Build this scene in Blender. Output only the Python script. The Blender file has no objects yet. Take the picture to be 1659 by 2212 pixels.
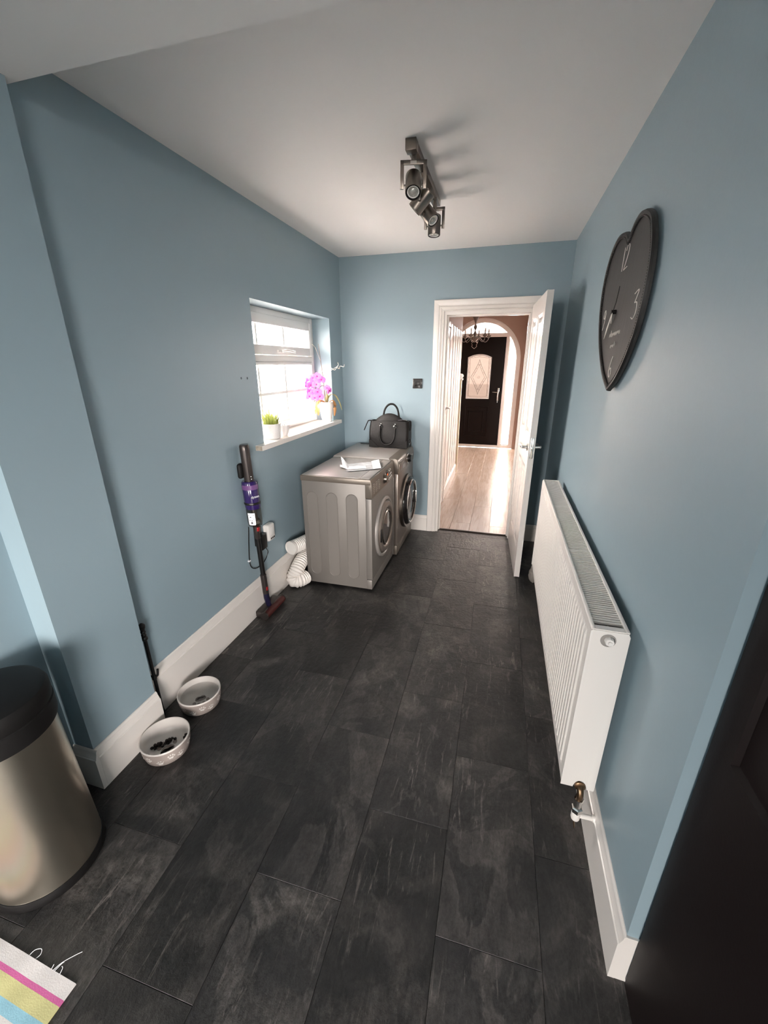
import bpy, bmesh, math, random
from math import sin, cos, pi, radians as R, sqrt
from mathutils import Vector as V, Matrix
random.seed(7)
SC = bpy.context.scene
COL = SC.collection

# ------------------------------------------------------------------ camera
F_PX, YAW, PITCH, ROLL, CAM_H = 882.8, 0.2726, 0.3460, -0.0028, 1.5635
cam = bpy.data.cameras.new('camera')
cam.sensor_fit = 'HORIZONTAL'
cam.sensor_width = 36.0
cam.lens = 36.0 * F_PX / 1659.0
cam.clip_start = 0.02
cam.clip_end = 200
cam_ob = bpy.data.objects.new('camera', cam)
COL.objects.link(cam_ob)
_f = V((-sin(YAW) * cos(PITCH), cos(YAW) * cos(PITCH), -sin(PITCH)))
_r = V((cos(YAW), sin(YAW), 0))
_u = _r.cross(_f)
_r2 = _r * cos(ROLL) + _u * sin(ROLL)
_u2 = -_r * sin(ROLL) + _u * cos(ROLL)
M = Matrix((_r2, _u2, -_f)).transposed().to_4x4()
M.translation = (0, 0, CAM_H)
cam_ob.matrix_world = M
SC.camera = cam_ob

# ------------------------------------------------------------------ sky, daylight openings, exposure
world = bpy.data.worlds.new('overcast_sky')
SC.world = world
world.use_nodes = True
bg = world.node_tree.nodes['Background']
bg.inputs['Color'].default_value = (1.0, 0.93, 0.885, 1)
bg.inputs['Strength'].default_value = 30.0
SC.view_settings.view_transform = 'Standard'
SC.view_settings.look = 'None'
SC.view_settings.gamma = 1.0
SC.view_settings.use_curve_mapping = False
SC.view_settings.exposure = 1.15
SC.cycles.use_denoising = True
SC.cycles.caustics_reflective = False
SC.cycles.filter_width = 1.2
SC.cycles.max_bounces = 12
SC.cycles.diffuse_bounces = 7
SC.cycles.transparent_max_bounces = 12
SC.cycles.sample_clamp_indirect = 40.0


def portal(name, loc, rot, sx, sy):
    """sky-light portal filling a window opening: only guides sampling of the sky, gives no light of its own"""
    l = bpy.data.lights.new(name, 'AREA')
    l.shape = 'RECTANGLE'
    l.size, l.size_y = sx, sy
    l.cycles.is_portal = True
    o = bpy.data.objects.new(name, l)
    o.location = loc
    o.rotation_euler = rot
    COL.objects.link(o)


XL, XR, YB, ZC = -1.4516, 0.4313, 3.773, 2.427      # recess wall, right wall, back wall, ceiling
XP, YP0, YP1, ZBEAM = -1.385, 0.82, 1.122, 2.308    # pier face and its ends, beam soffit
XK = -1.4815                                        # kitchen left wall
YE = 0.762                                          # near end of the right wall
YH = 8.33                                           # hall front wall
portal('sky_portal', (-1.80, 2.91, 1.51), (0, R(-90), 0), 0.86, 1.2)
portal('sky_portal', (-0.42, 8.75, 1.2), (R(-90), 0, 0), 1.4, 2.4)
portal('sky_portal', (-1.10, -3.4, 1.025), (R(90), 0, 0), 0.6, 2.05)
portal('sky_portal', (1.65, -3.4, 1.45), (R(90), 0, 0), 1.5, 1.3)
portal('sky_portal', (1.52, 6.5, 1.55), (0, R(90), 0), 0.7, 0.6)


# ------------------------------------------------------------------ materials
def nt(name):
    m = bpy.data.materials.new(name)
    m.use_nodes = True
    t = m.node_tree
    return m, t.nodes, t.links, t.nodes['Principled BSDF']


def mat(name, col, rough=0.5, metal=0.0, bump=0.0, bscale=60.0, vary=0.0, vscale=3.0, spec=0.5, coat=0.0, stretch=None, trans=0.0, alpha=1.0, emit=None):
    m, n, l, b = nt(name)
    b.inputs['Base Color'].default_value = (*col, 1)
    b.inputs['Roughness'].default_value = rough
    b.inputs['Metallic'].default_value = metal
    b.inputs['Specular IOR Level'].default_value = spec
    b.inputs['Coat Weight'].default_value = coat
    b.inputs['Coat Roughness'].default_value = 0.08
    b.inputs['Transmission Weight'].default_value = trans
    b.inputs['Alpha'].default_value = alpha
    if emit:
        b.inputs['Emission Color'].default_value = (*emit[:3], 1)
        b.inputs['Emission Strength'].default_value = emit[3]
    if bump or vary:
        tc = n.new('ShaderNodeTexCoord')
        mp = n.new('ShaderNodeMapping')
        l.new(tc.outputs['Object'], mp.inputs['Vector'])
        if stretch:
            mp.inputs['Scale'].default_value = stretch
    if vary:
        no = n.new('ShaderNodeTexNoise')
        no.inputs['Scale'].default_value = vscale
        no.inputs['Detail'].default_value = 5
        l.new(mp.outputs['Vector'], no.inputs['Vector'])
        mx = n.new('ShaderNodeMix')
        mx.data_type = 'RGBA'
        mx.inputs['A'].default_value = (*[max(0, c * (1 - vary)) for c in col], 1)
        mx.inputs['B'].default_value = (*[min(1, c * (1 + vary)) for c in col], 1)
        l.new(no.outputs['Fac'], mx.inputs['Factor'])
        l.new(mx.outputs['Result'], b.inputs['Base Color'])
    if bump:
        no2 = n.new('ShaderNodeTexNoise')
        no2.inputs['Scale'].default_value = bscale
        no2.inputs['Detail'].default_value = 3
        l.new(mp.outputs['Vector'], no2.inputs['Vector'])
        bp = n.new('ShaderNodeBump')
        bp.inputs['Strength'].default_value = bump
        bp.inputs['Distance'].default_value = 0.004
        l.new(no2.outputs['Fac'], bp.inputs['Height'])
        l.new(bp.outputs['Normal'], b.inputs['Normal'])
    return m


BLUE = mat('blue_wall_paint', (0.268, 0.356, 0.400), 0.40, bump=0.10, bscale=45, vary=0.03, vscale=2.0, spec=0.4)
CEIL = mat('ceiling_emulsion', (0.84, 0.82, 0.80), 0.8, bump=0.05, bscale=40, spec=0.2)
WHITE = mat('white_gloss_paint', (0.76, 0.72, 0.68), 0.26)
UPVC = mat('white_upvc', (0.82, 0.79, 0.77), 0.25)
RADW = mat('radiator_enamel', (0.78, 0.74, 0.70), 0.33)
BROWN = mat('hall_brown_paint', (0.36, 0.25, 0.205), 0.6, bump=0.05, bscale=50, vary=0.03)
HALLW = mat('hall_cream_paint', (0.62, 0.52, 0.42), 0.5)
BLACK = mat('black_plastic', (0.008, 0.0075, 0.0075), 0.32, spec=0.3)
BLACKM = mat('matt_black_rubber', (0.008, 0.0075, 0.0075), 0.55, spec=0.2)
DOORBLK = mat('black_door_skin', (0.009, 0.006, 0.005), 0.5, bump=0.1, bscale=80, spec=0.15)
UNITBLK = mat('black_unit_foil', (0.0085, 0.0055, 0.0055), 0.45, bump=0.04, bscale=120, spec=0.16)
CHROME = mat('polished_chrome', (0.75, 0.73, 0.70), 0.12, 1.0)
NICKEL = mat('brushed_nickel', (0.215, 0.188, 0.165), 0.30, 1.0, bump=0.05, bscale=200)
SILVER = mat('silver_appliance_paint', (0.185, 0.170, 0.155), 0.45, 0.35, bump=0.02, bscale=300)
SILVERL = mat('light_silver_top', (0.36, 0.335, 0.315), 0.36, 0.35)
TAUPE = mat('taupe_appliance_trim', (0.175, 0.150, 0.125), 0.36, 0.5)
TAUPEL = mat('taupe_door_ring', (0.23, 0.195, 0.17), 0.3, 0.55)
DKGLASS = mat('dark_door_glass', (0.085, 0.074, 0.070), 0.08, spec=0.45)
BLKGLASS = mat('black_door_glass', (0.012, 0.010, 0.010), 0.07, spec=0.35)
STEEL = mat('brushed_stainless_steel', (0.60, 0.545, 0.45), 0.30, 1.0, bump=0.03, bscale=25, stretch=(40, 40, 0.5))
LEATHER = mat('black_leather', (0.010, 0.009, 0.0085), 0.45, bump=0.2, bscale=260, spec=0.22)
PURPLE = mat('purple_tinted_plastic', (0.020, 0.008, 0.075), 0.14, coat=0.5)
PURPLEL = mat('pale_purple_filter', (0.13, 0.055, 0.17), 0.3)
GUNMETAL = mat('gunmetal_plastic', (0.060, 0.050, 0.047), 0.28, 0.6)
RED = mat('red_plastic', (0.35, 0.012, 0.015), 0.35)
MAROON = mat('maroon_brush_bar', (0.15, 0.025, 0.025), 0.45)
PAPER = mat('white_paper', (0.80, 0.80, 0.82), 0.6)
PAPERG = mat('grey_printed_paper', (0.40, 0.41, 0.42), 0.55, vary=0.7, vscale=22)
INK = mat('dark_ink', (0.10, 0.10, 0.11), 0.6)
CERAMIC = mat('white_ceramic', (0.78, 0.75, 0.72), 0.22)
STONEW = mat('greige_ceramic_glaze', (0.33, 0.28, 0.255), 0.35)
PAWW = mat('white_paw_glaze', (0.58, 0.545, 0.515), 0.35)
PAWG = mat('taupe_paw_glaze', (0.25, 0.20, 0.175), 0.4)
KIB = mat('dark_kibble', (0.018, 0.010, 0.008), 0.7, bump=0.5, bscale=150)
HOSE = mat('white_hose_plastic', (0.78, 0.74, 0.70), 0.35)
CHALK = mat('chalk_white_paint', (0.62, 0.58, 0.54), 0.7)
CLOCKW = mat('charcoal_stained_wood', (0.040, 0.037, 0.035), 0.55, spec=0.3, bump=0.2, bscale=14, vary=0.3, vscale=9, stretch=(9, 1, 1))
CLOCKR = mat('dark_clock_rim', (0.022, 0.020, 0.019), 0.5, spec=0.3)
COPPER = mat('tarnished_brass', (0.20, 0.125, 0.075), 0.35, 1.0)
POT = mat('white_pot_glaze', (0.74, 0.71, 0.70), 0.3)
SOIL = mat('dark_potting_bark', (0.06, 0.045, 0.03), 0.9, bump=0.6, bscale=120)
WOODEND = mat('bare_timber_end', (0.42, 0.36, 0.29), 0.8, vary=0.5, vscale=40)
GREYF = mat('grey_fleece', (0.22, 0.20, 0.18), 0.95, bump=0.8, bscale=220)
ORANGE = mat('orange_display_digits', (0.8, 0.12, 0.02), 0.4, emit=(1.0, 0.16, 0.03, 0.5))
NEWEL = mat('cream_newel_paint', (0.72, 0.62, 0.44), 0.4)
CHAND = mat('pewter_chandelier', (0.20, 0.17, 0.15), 0.4, 0.7)
BRICKM = mat('pale_pink_render', (0.36, 0.30, 0.275), 0.9, vary=0.2, vscale=2)
GROUND = mat('grey_paving', (0.12, 0.114, 0.108), 0.9, vary=0.1)
LENS = mat('lamp_lens', (0.55, 0.53, 0.48), 0.15, 0.6, bump=0.4, bscale=160)
LEAD = mat('lead_came', (0.12, 0.11, 0.10), 0.5, 0.5)


def leafmat(name, a, b, rough=0.4):
    m, n, l, p = nt(name)
    oi = n.new('ShaderNodeObjectInfo')
    tc = n.new('ShaderNodeTexCoord')
    no = n.new('ShaderNodeTexNoise')
    no.inputs['Scale'].default_value = 14
    l.new(tc.outputs['Object'], no.inputs['Vector'])
    mx = n.new('ShaderNodeMix')
    mx.data_type = 'RGBA'
    mx.inputs['A'].default_value = (*a, 1)
    mx.inputs['B'].default_value = (*b, 1)
    l.new(no.outputs['Fac'], mx.inputs['Factor'])
    l.new(mx.outputs['Result'], p.inputs['Base Color'])
    p.inputs['Roughness'].default_value = rough
    # thin leaf: part of the light passes through
    tr = n.new('ShaderNodeBsdfTranslucent')
    l.new(mx.outputs['Result'], tr.inputs['Color'])
    ms = n.new('ShaderNodeMixShader')
    ms.inputs[0].default_value = 0.35
    l.new(p.outputs[0], ms.inputs[1])
    l.new(tr.outputs[0], ms.inputs[2])
    l.new(ms.outputs[0], n['Material Output'].inputs['Surface'])
    return m


GRASS = leafmat('yellow_green_grass', (0.16, 0.22, 0.03), (0.50, 0.52, 0.16))
PETAL = leafmat('magenta_petal', (0.56, 0.11, 0.44), (0.74, 0.27, 0.62))
PETALD = leafmat('dark_pink_lip', (0.45, 0.02, 0.18), (0.6, 0.05, 0.3))
LEAFG = leafmat('olive_orchid_leaf', (0.22, 0.22, 0.08), (0.40, 0.34, 0.17))
LEAFO = leafmat('withered_orange_leaf', (0.45, 0.16, 0.05), (0.50, 0.30, 0.13))
STEM = leafmat('orchid_stem', (0.16, 0.14, 0.09), (0.28, 0.20, 0.15))
ROOT = leafmat('silver_air_root', (0.55, 0.50, 0.44), (0.62, 0.58, 0.52))


def pane_mat(name, clear, frost, fw=0.5, bump=0.0, bscale=120):
    """obscured glass: part clear, part light-scattering, with a glossy surface"""
    m = bpy.data.materials.new(name)
    m.use_nodes = True
    n, l = m.node_tree.nodes, m.node_tree.links
    n.remove(n['Principled BSDF'])
    a = n.new('ShaderNodeBsdfTransparent')
    a.inputs[0].default_value = (*clear, 1)
    t = n.new('ShaderNodeBsdfTranslucent')
    t.inputs[0].default_value = (*frost, 1)
    g = n.new('ShaderNodeBsdfGlossy')
    g.inputs['Roughness'].default_value = 0.08
    m1 = n.new('ShaderNodeMixShader')
    m1.inputs[0].default_value = fw
    m2 = n.new('ShaderNodeMixShader')
    fr = n.new('ShaderNodeFresnel')
    fr.inputs[0].default_value = 1.45
    l.new(a.outputs[0], m1.inputs[1])
    l.new(t.outputs[0], m1.inputs[2])
    # no internal reflection on the way out of the thin pane
    ge = n.new('ShaderNodeNewGeometry')
    inv = n.new('ShaderNodeMath')
    inv.operation = 'SUBTRACT'
    inv.inputs[0].default_value = 1.0
    l.new(ge.outputs['Backfacing'], inv.inputs[1])
    mu = n.new('ShaderNodeMath')
    mu.operation = 'MULTIPLY'
    l.new(fr.outputs[0], mu.inputs[0])
    l.new(inv.outputs[0], mu.inputs[1])
    l.new(mu.outputs[0], m2.inputs[0])
    l.new(m1.outputs[0], m2.inputs[1])
    l.new(g.outputs[0], m2.inputs[2])
    l.new(m2.outputs[0], n['Material Output'].inputs['Surface'])
    if bump:
        tc = n.new('ShaderNodeTexCoord')
        no = n.new('ShaderNodeTexNoise')
        no.inputs['Scale'].default_value = bscale
        bp = n.new('ShaderNodeBump')
        bp.inputs['Strength'].default_value = bump
        bp.inputs['Distance'].default_value = 0.003
        l.new(tc.outputs['Object'], no.inputs['Vector'])
        l.new(no.outputs['Fac'], bp.inputs['Height'])
        l.new(bp.outputs[0], g.inputs['Normal'])
    return m


PANE = pane_mat('obscured_window_glass', (0.97, 0.96, 0.95), (0.95, 0.93, 0.92), 0.35, 0.3)
PANED2 = pane_mat('bevelled_leaded_glass', (0.30, 0.265, 0.245), (0.11, 0.093, 0.083), 0.75, 0.4)
PANED = pane_mat('textured_door_glass', (0.95, 0.91, 0.88), (0.90, 0.84, 0.79), 0.35, 0.4)
FANGL = pane_mat('clear_fanlight_glass', (0.9, 0.9, 0.92), (0.3, 0.3, 0.3), 0.15)
CLEARP = pane_mat('clear_bin_plastic', (0.80, 0.78, 0.76), (0.25, 0.24, 0.22), 0.25)
WATER = pane_mat('still_water', (0.97, 0.97, 0.965), (0.5, 0.5, 0.5), 0.06)


def slate_mat():
    m, n, l, p = nt('black_slate_tile')
    tc = n.new('ShaderNodeTexCoord')
    oi = n.new('ShaderNodeObjectInfo')
    mul = n.new('ShaderNodeVectorMath')
    mul.operation = 'SCALE'
    mul.inputs['Scale'].default_value = 37.0
    cmb = n.new('ShaderNodeCombineXYZ')
    l.new(oi.outputs['Random'], cmb.inputs[0])
    l.new(oi.outputs['Random'], cmb.inputs[1])
    l.new(oi.outputs['Random'], cmb.inputs[2])
    l.new(cmb.outputs[0], mul.inputs[0])
    add = n.new('ShaderNodeVectorMath')
    l.new(tc.outputs['Object'], add.inputs[0])
    l.new(mul.outputs[0], add.inputs[1])

    def noise(sc, det, rgh, stretch=None, dist=0.0):
        mp = n.new('ShaderNodeMapping')
        if stretch:
            mp.inputs['Scale'].default_value = stretch
        l.new(add.outputs[0], mp.inputs['Vector'])
        t = n.new('ShaderNodeTexNoise')
        t.inputs['Scale'].default_value = sc
        t.inputs['Detail'].default_value = det
        t.inputs['Roughness'].default_value = rgh
        t.inputs['Distortion'].default_value = dist
        l.new(mp.outputs[0], t.inputs['Vector'])
        return t

    def ramp(src, stops):
        r = n.new('ShaderNodeValToRGB')
        e = r.color_ramp.elements
        while len(e) < len(stops):
            e.new(0.5)
        for i, (pp, c) in enumerate(stops):
            e[i].position = pp
            e[i].color = (*c, 1) if len(c) == 3 else c
        l.new(src, r.inputs[0])
        return r

    clouds = noise(3.4, 7, 0.62, None, 0.8)
    r1 = ramp(clouds.outputs['Fac'], [(0.34, (0.010, 0.0096, 0.010)), (0.50, (0.020, 0.019, 0.0186)), (0.62, (0.046, 0.042, 0.039)), (0.76, (0.105, 0.094, 0.087))])
    # crisp-edged flakes where a lighter layer of the stone shows
    fl = noise(2.6, 9, 0.55, (1.3, 0.9, 1), 1.6)
    r4 = ramp(fl.outputs['Fac'], [(0.555, (0, 0, 0)), (0.575, (1, 1, 1)), (0.68, (0.35, 0.35, 0.35))])
    mfl = n.new('ShaderNodeMix')
    mfl.data_type = 'RGBA'
    mfl.blend_type = 'ADD'
    mfl.inputs['B'].default_value = (0.020, 0.0178, 0.0165, 1)
    l.new(r4.outputs[0], mfl.inputs['Factor'])
    l.new(r1.outputs[0], mfl.inputs['A'])
    # long pale cleavage streaks running with the tile
    st = noise(14, 8, 0.68, (3.4, 0.42, 1), 1.0)
    r2 = ramp(st.outputs['Fac'], [(0.57, (0, 0, 0)), (0.66, (1, 1, 1))])
    mask = noise(2.2, 2, 0.5)
    r3 = ramp(mask.outputs['Fac'], [(0.42, (0, 0, 0)), (0.60, (1, 1, 1))])
    mm = n.new('ShaderNodeMath')
    mm.operation = 'MULTIPLY'
    l.new(r2.outputs[0], mm.inputs[0])
    l.new(r3.outputs[0], mm.inputs[1])
    mx = n.new('ShaderNodeMix')
    mx.data_type = 'RGBA'
    mx.inputs['B'].default_value = (0.115, 0.102, 0.094, 1)
    l.new(mm.outputs[0], mx.inputs['Factor'])
    l.new(mfl.outputs['Result'], mx.inputs['A'])
    # each tile a little lighter or darker
    tv = n.new('ShaderNodeMapRange')
    tv.inputs['To Min'].default_value = 0.55
    tv.inputs['To Max'].default_value = 1.4
    l.new(oi.outputs['Random'], tv.inputs['Value'])
    sc = n.new('ShaderNodeVectorMath')
    sc.operation = 'SCALE'
    # fine gritty grain of the riven face
    gr_ = noise(85, 6, 0.75, (1.5, 0.8, 1))
    gr2 = noise(24, 8, 0.7, (1.6, 0.7, 1), 0.6)
    gm = n.new('ShaderNodeMath')
    gm.operation = 'ADD'
    l.new(gr_.outputs['Fac'], gm.inputs[0])
    l.new(gr2.outputs['Fac'], gm.inputs[1])
    gmr = n.new('ShaderNodeMapRange')
    gmr.inputs['From Min'].default_value = 0.72
    gmr.inputs['From Max'].default_value = 1.30
    gmr.inputs['To Min'].default_value = 0.42
    gmr.inputs['To Max'].default_value = 1.65
    l.new(gm.outputs[0], gmr.inputs['Value'])
    gsc = n.new('ShaderNodeVectorMath')
    gsc.operation = 'SCALE'
    l.new(mx.outputs['Result'], gsc.inputs[0])
    l.new(gmr.outputs[0], gsc.inputs['Scale'])
    l.new(gsc.outputs[0], sc.inputs[0])
    l.new(tv.outputs[0], sc.inputs['Scale'])
    l.new(sc.outputs[0], p.inputs['Base Color'])
    fine = noise(42, 8, 0.7)
    mid = noise(11, 6, 0.6, (2.0, 0.8, 1), 0.8)
    ad = n.new('ShaderNodeMath')
    ad.operation = 'MULTIPLY_ADD'
    ad.inputs[1].default_value = 1.1
    l.new(mid.outputs['Fac'], ad.inputs[0])
    l.new(fine.outputs['Fac'], ad.inputs[2])
    bp = n.new('ShaderNodeBump')
    bp.inputs['Strength'].default_value = 0.62
    bp.inputs['Distance'].default_value = 0.006
    l.new(ad.outputs[0], bp.inputs['Height'])
    l.new(bp.outputs[0], p.inputs['Normal'])
    rr = n.new('ShaderNodeMapRange')
    rr.inputs['To Min'].default_value = 0.30
    rr.inputs['To Max'].default_value = 0.50
    l.new(fine.outputs['Fac'], rr.inputs['Value'])
    l.new(rr.outputs[0], p.inputs['Roughness'])
    p.inputs['Specular IOR Level'].default_value = 0.5
    return m


SLATE = slate_mat()


def plank_mat():
    m, n, l, p = nt('greyed_oak_laminate')
    tc = n.new('ShaderNodeTexCoord')
    oi = n.new('ShaderNodeObjectInfo')
    cmb = n.new('ShaderNodeCombineXYZ')
    mu = n.new('ShaderNodeMath')
    mu.operation = 'MULTIPLY'
    mu.inputs[1].default_value = 23.0
    l.new(oi.outputs['Random'], mu.inputs[0])
    l.new(mu.outputs[0], cmb.inputs[0])
    l.new(mu.outputs[0], cmb.inputs[1])
    add = n.new('ShaderNodeVectorMath')
    l.new(tc.outputs['Object'], add.inputs[0])
    l.new(cmb.outputs[0], add.inputs[1])
    mp = n.new('ShaderNodeMapping')
    mp.inputs['Scale'].default_value = (9, 0.8, 1)
    l.new(add.outputs[0], mp.inputs['Vector'])
    no = n.new('ShaderNodeTexNoise')
    no.inputs['Scale'].default_value = 4
    no.inputs['Detail'].default_value = 7
    no.inputs['Distortion'].default_value = 1.0
    l.new(mp.outputs[0], no.inputs['Vector'])
    r = n.new('ShaderNodeValToRGB')
    r.color_ramp.elements[0].position = 0.3
    r.color_ramp.elements[0].color = (0.42, 0.315, 0.25, 1)
    r.color_ramp.elements[1].position = 0.7
    r.color_ramp.elements[1].color = (0.58, 0.46, 0.38, 1)
    l.new(no.outputs['Fac'], r.inputs[0])
    l.new(r.outputs[0], p.inputs['Base Color'])
    bp = n.new('ShaderNodeBump')
    bp.inputs['Strength'].default_value = 0.12
    bp.inputs['Distance'].default_value = 0.003
    l.new(no.outputs['Fac'], bp.inputs['Height'])
    l.new(bp.outputs[0], p.inputs['Normal'])
    p.inputs['Roughness'].default_value = 0.26
    return m


PLANK = plank_mat()


def rug_mat():
    """woven stripes across the rug's width (local y), a flat dyed pattern"""
    m, n, l, p = nt('striped_cotton_weave')
    tc = n.new('ShaderNodeTexCoord')
    sx = n.new('ShaderNodeSeparateXYZ')
    l.new(tc.outputs['Object'], sx.inputs[0])
    mr = n.new('ShaderNodeMapRange')
    mr.inputs['From Min'].default_value = -0.6
    mr.inputs['From Max'].default_value = 0.0
    l.new(sx.outputs[1], mr.inputs['Value'])
    r = n.new('ShaderNodeValToRGB')
    r.color_ramp.interpolation = 'CONSTANT'
    white, mag, yel, blu, grn = (0.72, 0.68, 0.66), (0.62, 0.14, 0.34), (0.62, 0.58, 0.28), (0.30, 0.55, 0.66), (0.40, 0.55, 0.25)
    stops = [(0.0, white), (0.06, mag), (0.10, yel), (0.2, blu), (0.28, white), (0.36, mag), (0.42, grn), (0.52, white), (0.60, yel), (0.68, mag), (0.74, white), (0.83, blu), (0.87, yel), (0.925, mag), (0.942, white)]
    e = r.color_ramp.elements
    while len(e) < len(stops):
        e.new(0.5)
    for i, (q, c) in enumerate(stops):
        e[i].position = q
        e[i].color = (*c, 1)
    l.new(mr.outputs[0], r.inputs[0])
    l.new(r.outputs[0], p.inputs['Base Color'])
    p.inputs['Roughness'].default_value = 0.9
    wv = n.new('ShaderNodeTexNoise')
    wv.inputs['Scale'].default_value = 320
    l.new(tc.outputs['Object'], wv.inputs['Vector'])
    bp = n.new('ShaderNodeBump')
    bp.inputs['Strength'].default_value = 0.22
    bp.inputs['Distance'].default_value = 0.002
    l.new(wv.outputs['Fac'], bp.inputs['Height'])
    l.new(bp.outputs[0], p.inputs['Normal'])
    return m


RUG = rug_mat()


# ------------------------------------------------------------------ mesh helpers
class MB:
    def __init__(self):
        self.b = bmesh.new()
        self.mats = []

    def _mi(self, faces, m):
        if m is None:
            return
        if m not in self.mats:
            self.mats.append(m)
        i = self.mats.index(m)
        for f in faces:
            f.material_index = i

    def box(self, x0, x1, y0, y1, z0, z1, bev=0.0, seg=2, m=None):
        g = bmesh.ops.create_cube(self.b, size=1)
        vs = g['verts']
        for v in vs:
            v.co = V((x0 + (v.co.x + .5) * (x1 - x0), y0 + (v.co.y + .5) * (y1 - y0), z0 + (v.co.z + .5) * (z1 - z0)))
        fs = list({f for v in vs for f in v.link_faces})
        self._mi(fs, m)
        if bev > 0:
            es = list({e for v in vs for e in v.link_edges})
            r = bmesh.ops.bevel(self.b, geom=es, offset=bev, segments=seg, affect='EDGES', profile=0.5)
        return self

    def grid(self, rows, closed_u=False, closed_v=False, m=None, smooth=True):
        """rows: list of rings of points"""
        vs = [[self.b.verts.new(p) for p in r] for r in rows]
        nu, nv = len(rows), len(rows[0])
        fs = []
        for i in range(nu if closed_u else nu - 1):
            for j in range(nv if closed_v else nv - 1):
                a, b = vs[i], vs[(i + 1) % nu]
                q = [a[j], a[(j + 1) % nv], b[(j + 1) % nv], b[j]]
                try:
                    f = self.b.faces.new(q)
                    f.smooth = smooth
                    fs.append(f)
                except ValueError:
                    pass
        self._mi(fs, m)
        return vs

    def cap(self, ring, flip=False, m=None):
        try:
            f = self.b.faces.new(list(reversed(ring)) if flip else ring)
            self._mi([f], m)
        except ValueError:
            pass

    def lathe(self, prof, c=(0, 0, 0), axis='z', n=32, m=None, ang=None, caps=True, mtx=None):
        """prof: (radius, height) list; revolves about axis through c"""
        rows = []
        for r, h in prof:
            ring = []
            for k in range(n):
                a = 2 * pi * k / n
                if axis == 'z':
                    p = V((r * cos(a), r * sin(a), h))
                elif axis == 'y':
                    p = V((r * cos(a), h, r * sin(a)))
                else:
                    p = V((h, r * cos(a), r * sin(a)))
                if mtx is not None:
                    p = mtx @ p
                ring.append(p + V(c))
            rows.append(ring)
        vs = self.grid(rows, closed_v=True, m=m)
        if caps:
            if prof[0][0] > 1e-4:
                self.cap(vs[0], True, m)
            if prof[-1][0] > 1e-4:
                self.cap(vs[-1], False, m)
        return self

    def tube(self, pts, r, n=10, m=None, caps=True, closed=False, flat=None):
        pts = [V(p) for p in pts]
        N = len(pts)
        rad = r if isinstance(r, (list, tuple)) else [r] * N
        rows = []
        prev = None
        for i, p in enumerate(pts):
            if closed:
                t = (pts[(i + 1) % N] - pts[i - 1]).normalized()
            else:
                t = (pts[min(i + 1, N - 1)] - pts[max(i - 1, 0)])
                t = t.normalized() if t.length > 1e-9 else V((0, 0, 1))
            if prev is None:
                up = V((0, 0, 1)) if abs(t.z) < 0.9 else V((1, 0, 0))
                a = t.cross(up).normalized()
            else:
                a = (prev - t * prev.dot(t))
                a = a.normalized() if a.length > 1e-6 else t.orthogonal().normalized()
            prev = a
            b = t.cross(a)
            k = flat if flat else 1.0
            rows.append([p + (a * cos(2 * pi * j / n) + b * sin(2 * pi * j / n) * k) * rad[i] for j in range(n)])
        vs = self.grid(rows, closed_u=closed, closed_v=True, m=m)
        if caps and not closed:
            self.cap(vs[0], False, m)
            self.cap(vs[-1], True, m)
        return self

    def cyl(self, a, b, r, n=20, m=None, r2=None):
        return self.tube([a, b], [r, r if r2 is None else r2], n=n, m=m)

    def prism(self, outline, d, plane='xz', off=0.0, bev=0.0, m=None):
        """outline: 2D points, extruded by d along the third axis from off"""
        def P(u, w, t):
            return {'xz': (u, t, w), 'xy': (u, w, t), 'yz': (t, u, w)}[plane]
        a = [self.b.verts.new(P(u, w, off)) for u, w in outline]
        c = [self.b.verts.new(P(u, w, off + d)) for u, w in outline]
        n = len(outline)
        fs = [self.b.faces.new(a), self.b.faces.new(list(reversed(c)))]
        for i in range(n):
            fs.append(self.b.faces.new([a[i], c[i], c[(i + 1) % n], a[(i + 1) % n]]))
        self._mi(fs, m)
        if bev > 0:
            es = list({e for f in fs[:2] for e in f.edges})
            bmesh.ops.bevel(self.b, geom=es, offset=bev, segments=2, affect='EDGES', profile=0.5)
        return self

    def ball(self, c, r, sx=1, sy=1, sz=1, seg=12, rings=8, m=None, mtx=None):
        g = bmesh.ops.create_uvsphere(self.b, u_segments=seg, v_segments=rings, radius=r)
        for v in g['verts']:
            p = V((v.co.x * sx, v.co.y * sy, v.co.z * sz))
            if mtx is not None:
                p = mtx @ p
            v.co = p + V(c)
        fs = list({f for v in g['verts'] for f in v.link_faces})
        for f in fs:
            f.smooth = True
        self._mi(fs, m)
        return self

    def build(self, name, m, parent=None, loc=(0, 0, 0), rot=(0, 0, 0), angle=35):
        bmesh.ops.recalc_face_normals(self.b, faces=self.b.faces)
        for f in self.b.faces:
            f.smooth = True
        for e in self.b.edges:
            if len(e.link_faces) == 2 and e.calc_face_angle(0) > R(angle):
                e.smooth = False
        me = bpy.data.meshes.new(name)
        self.b.to_mesh(me)
        self.b.free()
        if self.mats:
            for q in self.mats:
                me.materials.append(q)
        else:
            me.materials.append(m)
        o = bpy.data.objects.new(name, me)
        COL.objects.link(o)
        o.location = loc
        o.rotation_euler = rot
        if parent:
            o.parent = parent
        return o


def tag(o, label, cat, group=None, kind=None):
    o['label'] = label
    if cat:
        o['category'] = cat
    if group:
        o['group'] = group
    if kind:
        o['kind'] = kind
    return o


def thing(name, label, cat, loc=(0, 0, 0), rz=0.0, group=None, kind=None):
    o = bpy.data.objects.new(name, None)
    o.empty_display_size = 0.05
    COL.objects.link(o)
    o.location = loc
    o.rotation_euler = (0, 0, R(rz))
    return tag(o, label, cat, group, kind)


def struct(o, label, cat):
    return tag(o, label, cat, None, 'structure')


def part(o, label=None):
    if label:
        o['label'] = label
    return o


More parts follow.
